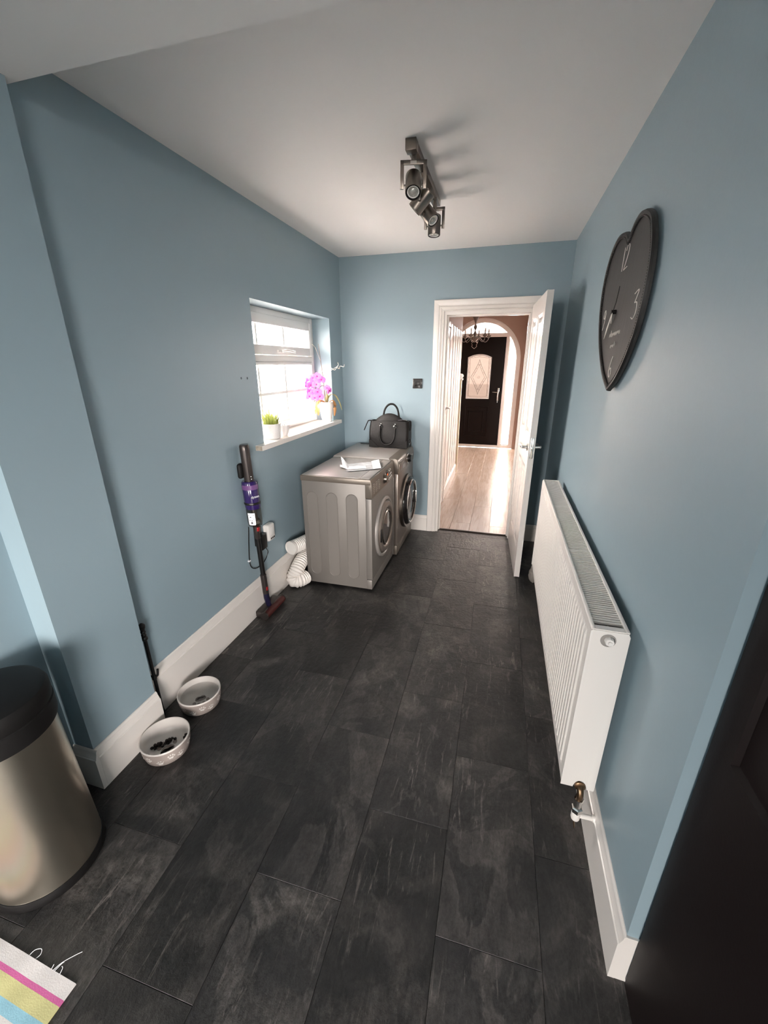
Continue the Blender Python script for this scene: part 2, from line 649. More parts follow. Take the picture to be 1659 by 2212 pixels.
def text_part(body, size, name, m, parent, mtx, depth=0.0004):
    cu = bpy.data.curves.new(name, 'FONT')
    cu.body = body
    cu.size = size
    cu.extrude = depth
    cu.align_x = 'CENTER'
    cu.align_y = 'CENTER'
    tmp = bpy.data.objects.new(name + '_tmp', cu)
    COL.objects.link(tmp)
    dg = bpy.context.evaluated_depsgraph_get()
    dg.update()
    me = bpy.data.meshes.new_from_object(tmp.evaluated_get(dg))
    bpy.data.objects.remove(tmp)
    me.materials.clear()
    me.materials.append(m)
    me.name = name
    o = bpy.data.objects.new(name, me)
    COL.objects.link(o)
    o.parent = parent
    o.matrix_local = mtx
    return o


def catmull(pts, per=6, closed=False):
    P = [V(p) for p in pts]
    n = len(P)
    out = []
    rng = range(n) if closed else range(n - 1)
    for i in rng:
        p1, p2 = P[i], P[(i + 1) % n]
        p0 = P[i - 1] if (closed or i > 0) else p1
        p3 = P[(i + 2) % n] if (closed or i + 2 < n) else p2
        for k in range(per):
            t = k / per
            out.append(0.5 * ((2 * p1) + (p2 - p0) * t + (2 * p0 - 5 * p1 + 4 * p2 - p3) * t * t + (3 * p1 - p0 - 3 * p2 + p3) * t ** 3))
    if not closed:
        out.append(P[-1])
    return out


def wall_with_hole(axis, a0, a1, t0, t1, z0, z1, h0, h1, hz0, hz1):
    """wall running along axis ('x' or 'y') from a0 to a1, thickness t0..t1, with one rectangular opening"""
    b = MB()
    def bx(u0, u1, w0, w1):
        if u1 - u0 < 1e-6 or w1 - w0 < 1e-6:
            return
        if axis == 'x':
            b.box(u0, u1, t0, t1, w0, w1)
        else:
            b.box(t0, t1, u0, u1, w0, w1)
    bx(a0, h0, z0, z1)
    bx(h1, a1, z0, z1)
    bx(h0, h1, z0, hz0)
    bx(h0, h1, hz1, z1)
    return b


# ================================================================== THE SETTING
# ---- kitchen and utility shell
b = MB()
b.box(-2.2, 2.8, -3.4, 3.84, -0.12, -0.0035)
floor = struct(b.build('floor', SLATE), 'dark slate effect tiled floor of the blue room', 'floor')
b = MB()
b.box(-1.75, 0.56, YP1 - 0.02, 3.90, ZC, ZC + 0.12)
struct(b.build('ceiling', CEIL), 'plain white ceiling above the washing machines', 'ceiling')
b = MB()
b.box(-1.80, 2.8, YP0, 1.150, ZBEAM, ZC + 0.12)
struct(b.build('ceiling_beam', CEIL), 'boxed white beam crossing the ceiling by the left pier', 'beam')
b = MB()
b.box(-2.2, 2.8, -3.4, YP0, ZC, ZC + 0.12)
struct(b.build('ceiling_kitchen', CEIL), 'white ceiling on the near side of the beam', 'ceiling')
WY0, WY1, WZ0, WZ1 = 2.325, 3.502, 1.068, 1.928
b = wall_with_hole('y', YP1, 3.90, -1.75, XL, 0, ZC, WY0, WY1, WZ0, WZ1)
wl = struct(b.build('wall_left', BLUE), 'blue left wall with the small window', 'wall')
for y, z in ((2.156, 1.4926), (2.2165, 1.491)):
    b = MB()
    b.lathe([(0.0058, -0.002), (0.0058, 0.0012), (0.004, 0.0012), (0.003, -0.001)], (XL, y, z), 'x', 12)
    part(b.build('screw_plug', BLACKM, wl), 'dark empty screw plug')
b = MB()
b.box(-1.80, XP, YP0, YP1, 0, ZBEAM)
struct(b.build('wall_left_pier', BLUE), 'blue projecting wall pier beside the bin', 'wall')
b = MB()
b.box(-1.80, XK, -3.4, YP0, 0, ZC)
struct(b.build('wall_left_kitchen', BLUE), 'blue kitchen wall behind the bin at the left edge', 'wall')
DX0, DX1, DZ = -0.535, 0.196, 1.985
b = wall_with_hole('x', -1.75, 0.56, YB, 3.90, 0, ZC, DX0, DX1, 0, DZ)
struct(b.build('wall_back', BLUE), 'blue end wall with the open doorway', 'wall')
b = MB()
b.box(XR, 0.56, YE, 3.90, 0, ZC)
struct(b.build('wall_right', BLUE), 'long blue right wall behind the radiator and heart clock', 'wall')
# kitchen behind the photographer
b = MB()
b.box(0.56, 2.8, YE + 0.08, YE + 0.2, 0, ZC)
struct(b.build('wall_front_kitchen', BLUE), 'blue kitchen wall behind the black unit', 'wall')
b = MB()
b.box(2.68, 2.8, -3.4, YE + 0.1, 0, ZC)
struct(b.build('wall_right_kitchen', BLUE), 'blue kitchen wall on the far right', 'wall')
b = wall_with_hole('x', -1.8, 0.6, -3.4, -3.28, 0, ZC, -1.40, -0.80, 0.0, 2.05)
for bb_ in ((0.6, 0.9, 0, ZC), (2.4, 2.8, 0, ZC), (0.9, 2.4, 0, 0.8), (0.9, 2.4, 2.1, ZC)):  # surround of an unseen opening added to lift light on the left wall
    b.box(bb_[0], bb_[1], -3.4, -3.28, bb_[2], bb_[3])
struct(b.build('wall_rear', BLUE), 'blue kitchen wall with a patio doorway and an added daylight opening behind the viewer', 'wall')


# ---- skirting boards
def skirt_profile(h, t):
    return [(0, 0), (t, 0), (t, h * 0.80), (t * 0.78, h * 0.815), (t * 0.78, h * 0.83), (t * 0.62, h * 0.87), (t * 0.42, h * 0.93), (t * 0.42, h * 0.955), (t * 0.30, h * 0.985), (t * 0.15, h), (0, h)]


def skirting(name, p0, p1, normal, h, t, label, m=None, parent=None):
    """moulded board from p0 to p1 (xy), standing out along normal"""
    b = MB()
    pr = skirt_profile(h, t)
    n = V((*normal, 0))
    rows = []
    for p in (p0, p1):
        rows.append([V((p[0], p[1], 0)) + n * a + V((0, 0, z)) for a, z in pr])
    vs = b.grid(rows, closed_v=True)
    b.cap(vs[0])
    b.cap(vs[1], True)
    o = b.build(name, m or WHITE, parent, angle=20)
    if not parent:
        struct(o, label, 'skirting board')
    return o


skirting('baseboard_left', (XL, YP1), (XL, YB), (1, 0), 0.238, 0.020, 'tall white moulded skirting board below the window wall')
bb = skirting('baseboard_left_pier', (XP, YP0 - 0.0005), (XP, YP1 + 0.004), (1, 0), 0.183, 0.020, 'white skirting board wrapped round the left pier')
skirting('skirting_return', (XP + 0.0195, YP0), (XK, YP0), (0, -1), 0.183, 0.018, '', parent=bb)
skirting('baseboard_left_kitchen', (XK, -1.0), (XK, YP0 - 0.02), (1, 0), 0.183, 0.018, 'white skirting board behind the bin')
skirting('baseboard_back', (XL, YB), (-0.612, YB), (0, -1), 0.158, 0.018, 'white skirting board between washing machine and doorway')
skirting('baseboard_back_corner', (0.287, YB), (XR, YB), (0, -1), 0.158, 0.018, 'short white skirting board behind the open door')
br = skirting('baseboard_right', (XR, YE - 0.006), (XR, YB), (-1, 0), 0.186, 0.017, 'white skirting board running under the radiator')
b = MB()
b.box(XR - 0.0005, 0.56, YE - 0.0055, YE + 0.002, 0.0, 0.184)
b.build('skirting_return', WHITE, br)

# ---- tiled floor: each visible tile is a piece
TW, TL = 0.2938, 0.6045
TILE_ROT = 0.0075


def tile_mesh(w, l):
    b = MB()
    b.box(-w / 2, w / 2, -l / 2, l / 2, -0.0030, 0.0, bev=0.0007, seg=1)
    return b


tile_cache = {}
xA_at = 0.2398     # joint line A at y = 1.5
for colno in range(-7, 3):
    # column between joint lines: right edge index
    x1 = xA_at + (colno + 1) * TW - TW * 0 if False else xA_at + colno * TW + TW
    x0 = x1 - TW
    phase = {0: 3.738, 1: 3.4293}[abs(colno + 1) % 2]
    k = 0
    y = phase + TL * 2
    while y > -0.25:
        y1, y0 = y, y - TL
        y -= TL
        cx = (x0 + x1) / 2
        ylo, yhi = max(y0, -0.2), min(y1, 3.83)
        cy = (ylo + yhi) / 2
        if yhi - ylo < 0.03:
            continue
        # left limit of the floor is the recess wall / kitchen wall
        lim_l = XL if cy > YP1 else XK
        lim_r = XR if cy > YE else 0.60
        xlo, xhi = max(x0, lim_l - 0.012 + 0.012), min(x1, lim_r)
        if xhi - xlo < 0.02:
            continue
        wv, lv = xhi - xlo - 0.0012, yhi - ylo - 0.0012
        key = (round(wv, 4), round(lv, 4))
        if key not in tile_cache:
            o = tile_mesh(wv, lv).build('tile', SLATE, floor)
            tile_cache[key] = o.data
        else:
            o = bpy.data.objects.new('tile', tile_cache[key])
            COL.objects.link(o)
            o.parent = floor
        o.location = ((xlo + xhi) / 2 - TILE_ROT * (cy - 1.5), cy, -0.0004 + random.uniform(-0.0003, 0.0003))
        o.rotation_euler = (0, 0, TILE_ROT)

# ---- hall beyond the doorway
b = MB()
b.box(-2.2, 1.5, 3.84, YH + 0.1, -0.12, -0.0105)
hfloor = struct(b.build('floor_hall', PLANK), 'greyed oak laminate floor of the hallway', 'floor')
PWID = 0.1935
pcache = {}
for i in range(-1, 7):
    xa = -0.5895 + i * PWID
    off = [0.45, 1.02, 0.45 - 0.225, 0.80, 0.2, 1.1, 0.6, 0.3][(i + 1) % 8]
    y = 3.845 - (1.28 - off)
    while y < YH:
        ya, yb = max(y, 3.845), min(y + 1.28, YH)
        y += 1.28
        if yb - ya < 0.02:
            continue
        key = (round(yb - ya, 3),)
        if key not in pcache:
            b = MB()
            b.box(-PWID / 2 + 0.0008, PWID / 2 - 0.0008, -(yb - ya) / 2 + 0.0008, (yb - ya) / 2 - 0.0008, -0.010, 0, bev=0.0016, seg=1)
            o = b.build('plank', PLANK, hfloor)
            pcache[key] = o.data
        else:
            o = bpy.data.objects.new('plank', pcache[key])
            COL.objects.link(o)
            o.parent = hfloor
        o.location = (xa + PWID / 2, (ya + yb) / 2, 0)
b = MB()
b.prism([(3.815, 0.0), (3.822, 0.006), (3.838, 0.008), (3.854, 0.006), (3.862, 0.0005)], DX1 - DX0 - 0.07, 'yz', DX0 + 0.035)
struct(b.build('trim_1', mat('dark_threshold_metal', (0.06, 0.05, 0.045), 0.4, 0.8)), 'dark threshold strip across the doorway', 'threshold')
b = MB()
b.box(-2.2, 1.5, 3.9, YH + 0.1, 2.52, 2.62)
struct(b.build('ceiling_hall', CEIL), 'white hallway ceiling', 'ceiling')
b = MB()
b.box(-2.2, -2.05, 3.9, YH, 0, 2.52)
struct(b.build('wall_left_hall', BROWN), 'brown wall at the left of the hallway stairs', 'wall')
b = wall_with_hole('y', 3.9, YH, 1.35, 1.5, 0, 2.52, 6.2, 6.8, 1.2, 1.9)  # hole is an unseen opening added to brighten the hall
struct(b.build('wall_right_hall', BROWN), 'brown wall at the right of the hallway', 'wall')
b = MB()
b.box(-2.2, 1.5, 3.9, 3.93, 0, 2.52)
# opening kept clear: build as three boxes instead
b.b.free()
b = MB()
b.box(-2.2, DX0 - 0.01, 3.9, 3.92, 0, 2.52)
b.box(DX1 + 0.01, 1.5, 3.9, 3.92, 0, 2.52)
b.box(DX0 - 0.01, DX1 + 0.01, 3.9, 3.92, DZ, 2.52)
struct(b.build('wall_rear_hall', BROWN), 'brown hallway side of the doorway wall', 'wall')

# hall front wall with an arched opening
ACX, ARX, ARZ, AZS = -0.42, 0.686, 0.735, 1.622     # arch centre, half width, rise, springing


def arch_pts(dx=0.0, n=28):
    """outline of the arch shrunk by dx, from right springing over the top to left springing"""
    return [(ACX + (ARX - dx) * cos(pi * k / n), AZS + (ARZ - dx) * sin(pi * k / n)) for k in range(n + 1)]


b = MB()
top = arch_pts()
for k in range(len(top) - 1):
    (xa, za), (xb, zb) = top[k], top[k + 1]
    b.prism([(xb, zb), (xa, za), (xa, 2.52), (xb, 2.52)], 0.25, 'xz', YH)
b.box(ACX + ARX, 1.5, YH, YH + 0.25, 0, 2.52)
b.box(-2.2, ACX - ARX, YH, YH + 0.25, 0, 2.52)
struct(b.build('wall_front_hall', BROWN), 'brown hallway wall around the arched front door', 'wall')
b = MB()
pr = skirt_profile(0.16, 0.02)
b.box(0.33, 1.3, YH - 0.26, YH, 0, 2.52)
struct(b.build('wall_right_nib', BROWN), 'brown wall nib to the right of the arched door', 'wall')
skirting('baseboard_hall', (0.318, YH - 0.26), (1.3, YH - 0.26), (0, -1), 0.165, 0.02, 'cream skirting board right of the front door')

# ---- doorway lining and architrave
b = MB()
LT = 0.032
b.box(DX0, DX0 + LT, YB - 0.002, 3.922, 0, DZ - LT)
b.box(DX1 - LT, DX1, YB - 0.002, 3.922, 0, DZ - LT)
b.box(DX0, DX1, YB - 0.002, 3.922, DZ - LT, DZ)
# stop beads
b.box(DX0 + LT, DX0 + LT + 0.012, 3.82, 3.86, 0, DZ - LT - 0.012)
b.box(DX1 - LT - 0.012, DX1 - LT, 3.82, 3.86, 0, DZ - LT - 0.012)
b.box(DX0 + LT, DX1 - LT, 3.82, 3.86, DZ - LT - 0.012, DZ - LT)
lin = struct(b.build('trim_2', WHITE), 'white door lining of the doorway to the hall', 'door lining')


def architrave_profile(w):
    # (across, proud) from inner edge
    return [(0, 0), (0, 0.010), (0.006, 0.014), (0.012, 0.010), (0.018, 0.012), (0.032, 0.017), (0.040, 0.013), (0.046, 0.016), (w - 0.022, 0.020), (w - 0.004, 0.020), (w, 0.016), (w, 0)]


def architrave(side):
    AW = 0.088
    pr = architrave_profile(AW)
    xi0, xi1, zi = DX0 + 0.012, DX1 - 0.012, DZ - 0.006
    b = MB()
    path = [(xi0, 0.0, (-1, 0)), (xi0, zi, (-1, 1)), (xi1, zi, (1, 1)), (xi1, 0.0, (1, 0))]
    rows = []
    for x, z, d in path:
        rows.append([V((x + d[0] * a, side[0] + side[1] * h, z + d[1] * a)) for a, h in pr])
    vs = b.grid(rows, closed_v=True)
    b.cap(vs[0]); b.cap(vs[-1], True)
    return b.build('architrave', WHITE, lin, angle=15)


architrave((YB, -1))
architrave((3.92, 1))


# ================================================================== DOORS
def lever_handle(parent, x, z, yface, sgn, direction, m=CHROME):
    """lever on a round rose. yface: door face, sgn: outward direction along y, direction: lever along +-x"""
    b = MB()
    mt = Matrix.Rotation(0, 4, 'X')
    b.lathe([(0.026, 0), (0.026, 0.006 * sgn), (0.022, 0.009 * sgn), (0.011, 0.010 * sgn), (0.010, 0.042 * sgn), (0.0, 0.044 * sgn)], (x, yface, z), 'y', 24)
    b.tube([(x, yface + sgn * 0.040, z), (x + direction * 0.03, yface + sgn * 0.044, z), (x + direction * 0.115, yface + sgn * 0.044, z), (x + direction * 0.125, yface + sgn * 0.032, z)], [0.010, 0.0095, 0.009, 0.008], 12)
    return b.build('lever_handle', m, parent)


def panel_door(root, w, h, t, rects, m):
    """leaf from x=0 (hinge) to x=-w, thickness y 0..t, with recessed panels and raised fields on both faces"""
    b = MB()
    b.box(-w + 0.001, -0.001, 0.0078, t - 0.0078, 0.001, h - 0.001)
    # stiles and rails as the frame in front of the panel grounds
    xs = sorted({-w, 0.0} | {r[0] for r in rects} | {r[1] for r in rects})
    zs = sorted({0.0, h} | {r[2] for r in rects} | {r[3] for r in rects})
    for y0, y1 in ((0, 0.008), (t - 0.008, t)):
        for i in range(len(xs) - 1):
            for j in range(len(zs) - 1):
                cx, cz = (xs[i] + xs[i + 1]) / 2, (zs[j] + zs[j + 1]) / 2
                if any(r[0] < cx < r[1] and r[2] < cz < r[3] for r in rects):
                    continue
                b.box(xs[i], xs[i + 1], y0, y1, zs[j], zs[j + 1])
    leaf = b.build('door_leaf', m, root)
    for r in rects:
        for face, sg in ((0.0, 1), (t, -1)):
            q = MB()
            # sloping moulding round the panel then raised field
            lv = [(0.0, 0.0005), (0.010, 0.0045), (0.018, 0.0078), (0.034, 0.0078), (0.055, 0.003), (0.06, 0.003)]
            rows = []
            for ins, d in lv:
                y = face + sg * d
                rows.append([(r[0] + ins, y, r[2] + ins), (r[1] - ins, y, r[2] + ins), (r[1] - ins, y, r[3] - ins), (r[0] + ins, y, r[3] - ins)])
            vs = q.grid(rows, closed_v=True)
            q.cap(vs[-1])
            q.build('door_panel', m, leaf, angle=12)
    return leaf


# the open internal door, hinged on the right jamb and standing into the room
HX, HY = 0.212, 3.757
d1 = thing('door_1', 'white four-panel internal door standing open into the blue room', 'door', (HX, HY, 0.006), 0, None, 'structure')
d1.rotation_euler = (0, 0, R(93.0))
DW, DH, DT = 0.760, 1.990, 0.040
st, mid = 0.105, 0.095
xa, xb = -DW + st, -DW / 2 - mid / 2
xc, xd = -DW / 2 + mid / 2, -st
rects = [(xa, xb, 1.07, DH - 0.115), (xc, xd, 1.07, DH - 0.115), (xa, xb, 0.21, 0.86), (xc, xd, 0.21, 0.86)]
# local x runs from hinge (0) to the free edge (-w); local +y faces the hall side
leaf1 = panel_door(d1, DW, DH, DT, rects, WHITE)
lever_handle(d1, -DW + 0.058, 1.005, DT, 1, 1)
lever_handle(d1, -DW + 0.058, 1.005, 0.0, -1, 1)
b = MB()
b.box(-DW - 0.0015, -DW + 0.002, DT / 2 - 0.012, DT / 2 + 0.012, 0.935, 1.08, bev=0.001)
lp = part(b.build('latch_plate', CHROME, d1), 'steel latch plate on the free edge')
b = MB()
b.box(-DW - 0.010, -DW, DT / 2 - 0.006, DT / 2 + 0.006, 0.995, 1.015, bev=0.002)
b.build('latch_bolt', CHROME, lp)
for z in (0.22, 1.0, 1.76):
    b = MB()
    b.cyl((0.004, -0.004, z - 0.04), (0.004, -0.004, z + 0.04), 0.006, 12)
    b.box(-0.03, 0.004, -0.001, 0.001, z - 0.04, z + 0.04)
    b.build('hinge', CHROME, d1)


# front door set in the arch
fd = thing('door_2', 'black composite front door with leaded glass in a white arched frame', 'front door', (0, YH + 0.06, 0), 0, None, 'structure')
FW = 0.075
b = MB()
outer = [(ACX + ARX, 0.0)] + arch_pts(0) + [(ACX - ARX, 0.0)]
inner = [(ACX + ARX - FW, 0.0)] + arch_pts(FW) + [(ACX - ARX + FW, 0.0)]
rows = [[V((x, 0.0, z)) for x, z in outer], [V((x, 0.0, z)) for x, z in inner], [V((x, 0.03, z)) for x, z in [(a + (0.01 if a < ACX else -0.01), c) for a, c in inner]], [V((x, 0.07, z)) for x, z in inner], [V((x, 0.07, z)) for x, z in outer]]
vs = b.grid(rows, closed_u=True)
DRX0, DRX1, DRZ = -0.830, -0.012, 2.036
SLX0, SLX1 = 0.045, ACX + ARX - FW
b.box(ACX - ARX + FW - 0.01, ACX + ARX - FW + 0.01, 0.0012, 0.0688, DRZ, DRZ + 0.07, bev=0.006)        # transom
b.box(DRX1, SLX0, 0.0024, 0.0676, 0.002, DRZ + 0.03, bev=0.006)
b.box(ACX - (SLX0 - ACX), DRX0, 0.0024, 0.0676, 0.002, DRZ + 0.03, bev=0.006)
b.box(ACX - ARX + 0.002, ACX + ARX - 0.002, 0.0036, 0.0664, 0.001, 0.05, bev=0.004)
b.build('door_frame', UPVC, fd, angle=25)
# leaf with hole for glazing
GX0, GX1, GZ0, GZ1, GR = -0.685, -0.247, 0.935, 1.690, 0.055
b = MB()
def leafbox(x0, x1, z0, z1):
    b.box(x0, x1, 0.012, 0.056, z0, z1)
leafbox(DRX0, GX0, 0.05, DRZ); leafbox(GX1, DRX1, 0.05, DRZ); leafbox(GX0, GX1, 0.05, GZ0)
gx = lambda k, n=12: GX0 + (GX1 - GX0) * k / n
gz = lambda x: GZ1 + GR * (1 - ((x - (GX0 + GX1) / 2) / ((GX1 - GX0) / 2)) ** 2)
for k in range(12):
    xa_, xb_ = gx(k), gx(k + 1)
    b.prism([(xa_, gz(xa_)), (xb_, gz(xb_)), (xb_, DRZ), (xa_, DRZ)], 0.044, 'xz', 0.012)
fleaf = b.build('door_leaf', DOORBLK, fd)
b = MB()
gout = [(gx(k), gz(gx(k))) for k in range(13)]
gout = [(GX0, GZ0)] + [(GX1, GZ0)] + [(gx(12 - k), gz(gx(12 - k))) for k in range(13)]
b.prism(gout, 0.006, 'xz', 0.032)
gpane = part(b.build('glass_pane', PANED2, fd), 'obscured leaded glass panel')
# white glazing bead round the pane
def inset(poly, d):
    cx = sum(p[0] for p in poly) / len(poly); cz = sum(p[1] for p in poly) / len(poly)
    return [(p[0] + (d if p[0] < cx else -d), p[1] + (d if p[1] < cz else -d)) for p in poly]
b = MB()
o2 = [gout[0], gout[1]] + gout[2:]
i2 = inset(o2, 0.022)
rows = [[V((x, 0.004, z)) for x, z in o2], [V((x, 0.004, z)) for x, z in i2], [V((x, 0.034, z)) for x, z in i2], [V((x, 0.034, z)) for x, z in o2]]
b.grid(rows, closed_u=True, closed_v=True)
b.build('glazing_bead', UPVC, fd, angle=20)
# leaded diamond
b = MB()
gc, gm = (GX0 + GX1) / 2, (GZ0 + GZ1) / 2 + 0.02
def lead(pts, r=0.0028):
    b.tube([(x, 0.0305, z) for x, z in pts], r, 6)
hw, hh = 0.150, 0.315
def sweep(sx, sz, k=1.0, bow=0.25):
    p = []
    for i in range(9):
        t = i / 8
        x = hw * k * (1 - t) ** (1 + bow); z = hh * k * t
        p.append((gc + sx * x, gm + sz * z))
    return p
for sx in (-1, 1):
    for sz in (-1, 1):
        lead(sweep(sx, sz)); lead(sweep(sx, sz, 0.76), 0.0022)
        for t in (0.25, 0.5, 0.75):
            a1 = sweep(sx, sz)[int(t * 8)]; a2 = sweep(sx, sz, 0.76)[min(8, int(t * 8) + 1)]
            lead([a1, a2], 0.002)
ins = 0.045
lead([(GX0 + ins, GZ0 + ins), (GX1 - ins, GZ0 + ins), (GX1 - ins, GZ1 - 0.02), (gc, GZ1 + GR - ins), (GX0 + ins, GZ1 - 0.02), (GX0 + ins, GZ0 + ins)])
for k in range(8):
    z = GZ0 + 0.06 + k * 0.085
    for xx in (GX0 + 0.022, GX1 - ins):
        lead([(xx, z), (xx + 0.023, z)], 0.002)
lead([(gc + 0.018 * cos(2 * pi * k / 12), gm + 0.018 * sin(2 * pi * k / 12)) for k in range(13)], 0.002)
part(b.build('lead_pattern', LEAD, gpane), 'leaded diamond pattern')
# raised mouldings in the lower half
for x0, x1, z0, z1 in ((-0.70, -0.235, 0.20, 0.80), (-0.62, -0.315, 0.29, 0.71)):
    b = MB()
    rows = []
    for ins, y in ((0, 0.012), (0.008, 0.004), (0.02, 0.004), (0.030, 0.012)):
        rows.append([V((x0 + ins, y, z0 + ins)), V((x1 - ins, y, z0 + ins)), V((x1 - ins, y, z1 - ins)), V((x0 + ins, y, z1 - ins))])
    b.grid(rows, closed_v=True)
    b.build('door_moulding', DOORBLK, fleaf, angle=15)
b = MB()
b.box(-0.098, -0.064, 0.0, 0.012, 0.90, 1.14, bev=0.004)
b.cyl((-0.081, 0.012, 1.065), (-0.081, -0.045, 1.065), 0.009, 14)
b.tube([(-0.081, -0.042, 1.065), (-0.12, -0.046, 1.062), (-0.185, -0.044, 1.066)], [0.009, 0.008, 0.0075], 10)
b.cyl((-0.081, 0.0, 0.945), (-0.081, -0.018, 0.945), 0.009, 12)
b.box(-0.086, -0.076, -0.02, -0.012, 0.87, 0.945)
b.build('door_handle', CHROME, fd)
# fanlight pane and side panes
b = MB()
ap = [(x, z) for x, z in arch_pts(FW - 0.005, 28) if z > DRZ + 0.06]
b.prism(ap + [(ap[-1][0], DRZ + 0.06), (ap[0][0], DRZ + 0.06)], 0.006, 'xz', 0.032)
part(b.build('fanlight_pane', FANGL, fd), 'bright half-round fanlight pane')
def sidelight(sgn):
    q = MB()
    pts = []
    x_in = (SLX0 if sgn > 0 else 2 * ACX - SLX0)
    x_out = ACX + sgn * (ARX - FW + 0.005)
    pts.append((x_in, 0.05))
    pts.append((x_out, 0.05))
    n = 10
    for k in range(n + 1):
        xx = x_out + (x_in - x_out) * k / n
        u = min(1.0, abs(xx - ACX) / (ARX - FW + 0.005))
        pts.append((xx, AZS + (ARZ - FW + 0.005) * sqrt(max(0, 1 - u * u))))
    if sgn < 0:
        pts = pts[::-1]
    q.prism(pts, 0.006, 'xz', 0.032)
    return q.build('sidelight_pane', PANED, fd)
sidelight(1); sidelight(-1)
b = MB()
for sgn in (1, -1):
    xi = SLX0 if sgn > 0 else 2 * ACX - SLX0
    b.box(min(xi, xi + sgn * 0.012), max(xi, xi + sgn * 0.012), 0.018, 0.034, 0.05, 2.0)
    b.box(min(xi, ACX + sgn * (ARX - FW)), max(xi, ACX + sgn * (ARX - FW)), 0.018, 0.034, 0.05, 0.07)
b.build('glazing_bead', UPVC, fd)

# understairs panelling along the left of the hall
XS = -0.602
up = thing('understairs_panelling', 'white boarded understairs panelling with a small panelled door in the hallway', 'panelling', (0, 0, 0), 0, None, 'structure')
b = MB()
b.box(XS - 0.10, XS - 0.012, 3.93, 6.18, 0, 1.985)
b.build('backing', WHITE, up)
y = 4.778
k = 0
while y < 6.14:
    b = MB()
    b.box(XS - 0.012, XS + (0.006 if k % 2 else 0.0), y, min(y + 0.118, 6.17), 0.15, 1.985, bev=0.005, seg=1)
    b.build('panelling_board', WHITE, up)
    y += 0.121
    k += 1
skirting('panelling_skirting', (XS, 4.777), (XS, 6.18), (1, 0), 0.15, 0.018, '', parent=up)
b = MB()
b.box(XS - 0.012, XS + 0.022, 4.705, 4.775, 0, 1.99, bev=0.004)
b.box(XS - 0.012, XS + 0.022, 3.93, 4.70, 1.93, 1.99, bev=0.004)
b.build('door_surround', WHITE, up)
d3 = thing('door_3', 'white panelled understairs door with a chrome lever handle', 'door', (XS - 0.012, 3.945, 0.02), 90, None, 'structure')
cw, ch = 0.755, 1.90
rects3 = [(-cw + 0.08, -cw / 2 - 0.035, 1.02, ch - 0.1), (-cw / 2 + 0.035, -0.08, 1.02, ch - 0.1), (-cw + 0.08, -cw / 2 - 0.035, 0.16, 0.84), (-cw / 2 + 0.035, -0.08, 0.16, 0.84)]
lf = panel_door(d3, cw, ch, 0.03, rects3, WHITE)
lf.location = (cw, -0.03, 0)
lever_handle(d3, cw - 0.155, 1.10, -0.03, -1, 1, CHROME)
tag(MB().box(-1.3, XS - 0.10, 6.16, 6.19, 0, 1.98).build('wall_stair_end', BROWN), 'brown wall closing the end of the stairs', 'wall', None, 'structure')
b = MB()
b.box(-2.05, XS, 3.93, 6.19, 1.986, 2.52)
struct(b.build('wall_stairs', BROWN), 'brown wall above the understairs panelling', 'wall')
nw = thing('newel_post', 'cream square newel post with a white cap at the foot of the stairs', 'newel post', (-0.622, 6.25, 0))
b = MB()
b.box(-0.045, 0.045, -0.045, 0.045, 0, 1.36, bev=0.004)
b.build('post', NEWEL, nw)
b = MB()
b.box(-0.06, 0.06, -0.06, 0.06, 1.35, 1.375, bev=0.004)
b.lathe([(0.045, 1.375), (0.060, 1.39), (0.068, 1.41), (0.055, 1.435), (0.0, 1.445)], (0, 0, 0), 'z', 20)
b.build('cap', WHITE, nw)

# ================================================================== LEFT WINDOW
XF = -1.607
w1 = thing('window_1', 'small white casement window with frosted panes and a top opening light', 'window', (XF, 2.9135, 0), 90, None, 'structure')
hwid = (WY1 - WY0) / 2
b = MB()


def frame_ring(b, x0, x1, z0, z1, fw, y0, y1, bev=0.005):
    b.box(x0, x0 + fw, y0, y1, z0, z1, bev=bev)
    b.box(x1 - fw, x1, y0, y1, z0, z1, bev=bev)
    b.box(x0 + fw * 0.6, x1 - fw * 0.6, y0 + 0.001, y1, z0, z0 + fw, bev=bev)
    b.box(x0 + fw * 0.6, x1 - fw * 0.6, y0 + 0.001, y1, z1 - fw, z1, bev=bev)


ZW0, ZT0, ZT1, ZW1 = 1.095, 1.585, 1.640, 1.912
frame_ring(b, -hwid, hwid, ZW0, ZW1 + 0.016, 0.052, 0.0, 0.065)
b.box(-hwid + 0.04, hwid - 0.04, 0.0, 0.065, ZT0, ZT1 - 0.01, bev=0.005)
b.build('window_frame', UPVC, w1)
b = MB()
frame_ring(b, -hwid + 0.050, hwid - 0.050, ZT1 - 0.008, ZW1 - 0.024, 0.062, -0.016, 0.04)
sash = b.build('opening_sash', UPVC, w1)
b = MB()
frame_ring(b, -hwid + 0.052, hwid - 0.052, ZW0 + 0.05, ZT0, 0.022, -0.006, 0.02)
b.build('glazing_bead', UPVC, w1)
for nm, x0, x1, z0, z1, yy in (('top_pane', -hwid + 0.105, hwid - 0.105, ZT1 + 0.045, ZW1 - 0.08, 0.012), ('lower_pane', -hwid + 0.06, hwid - 0.06, ZW0 + 0.06, ZT0 - 0.005, 0.02)):
    b = MB()
    b.box(x0, x1, yy, yy + 0.006, z0, z1)
    part(b.build(nm, PANE, w1), 'frosted glass ' + nm.replace('_', ' '))
b = MB()
for bx in (-0.36 - 0.0, 0.0, 0.36):
    pass
bars = (2.622 - 2.9135, 3.0 - 2.9135, 3.36 - 2.9135)
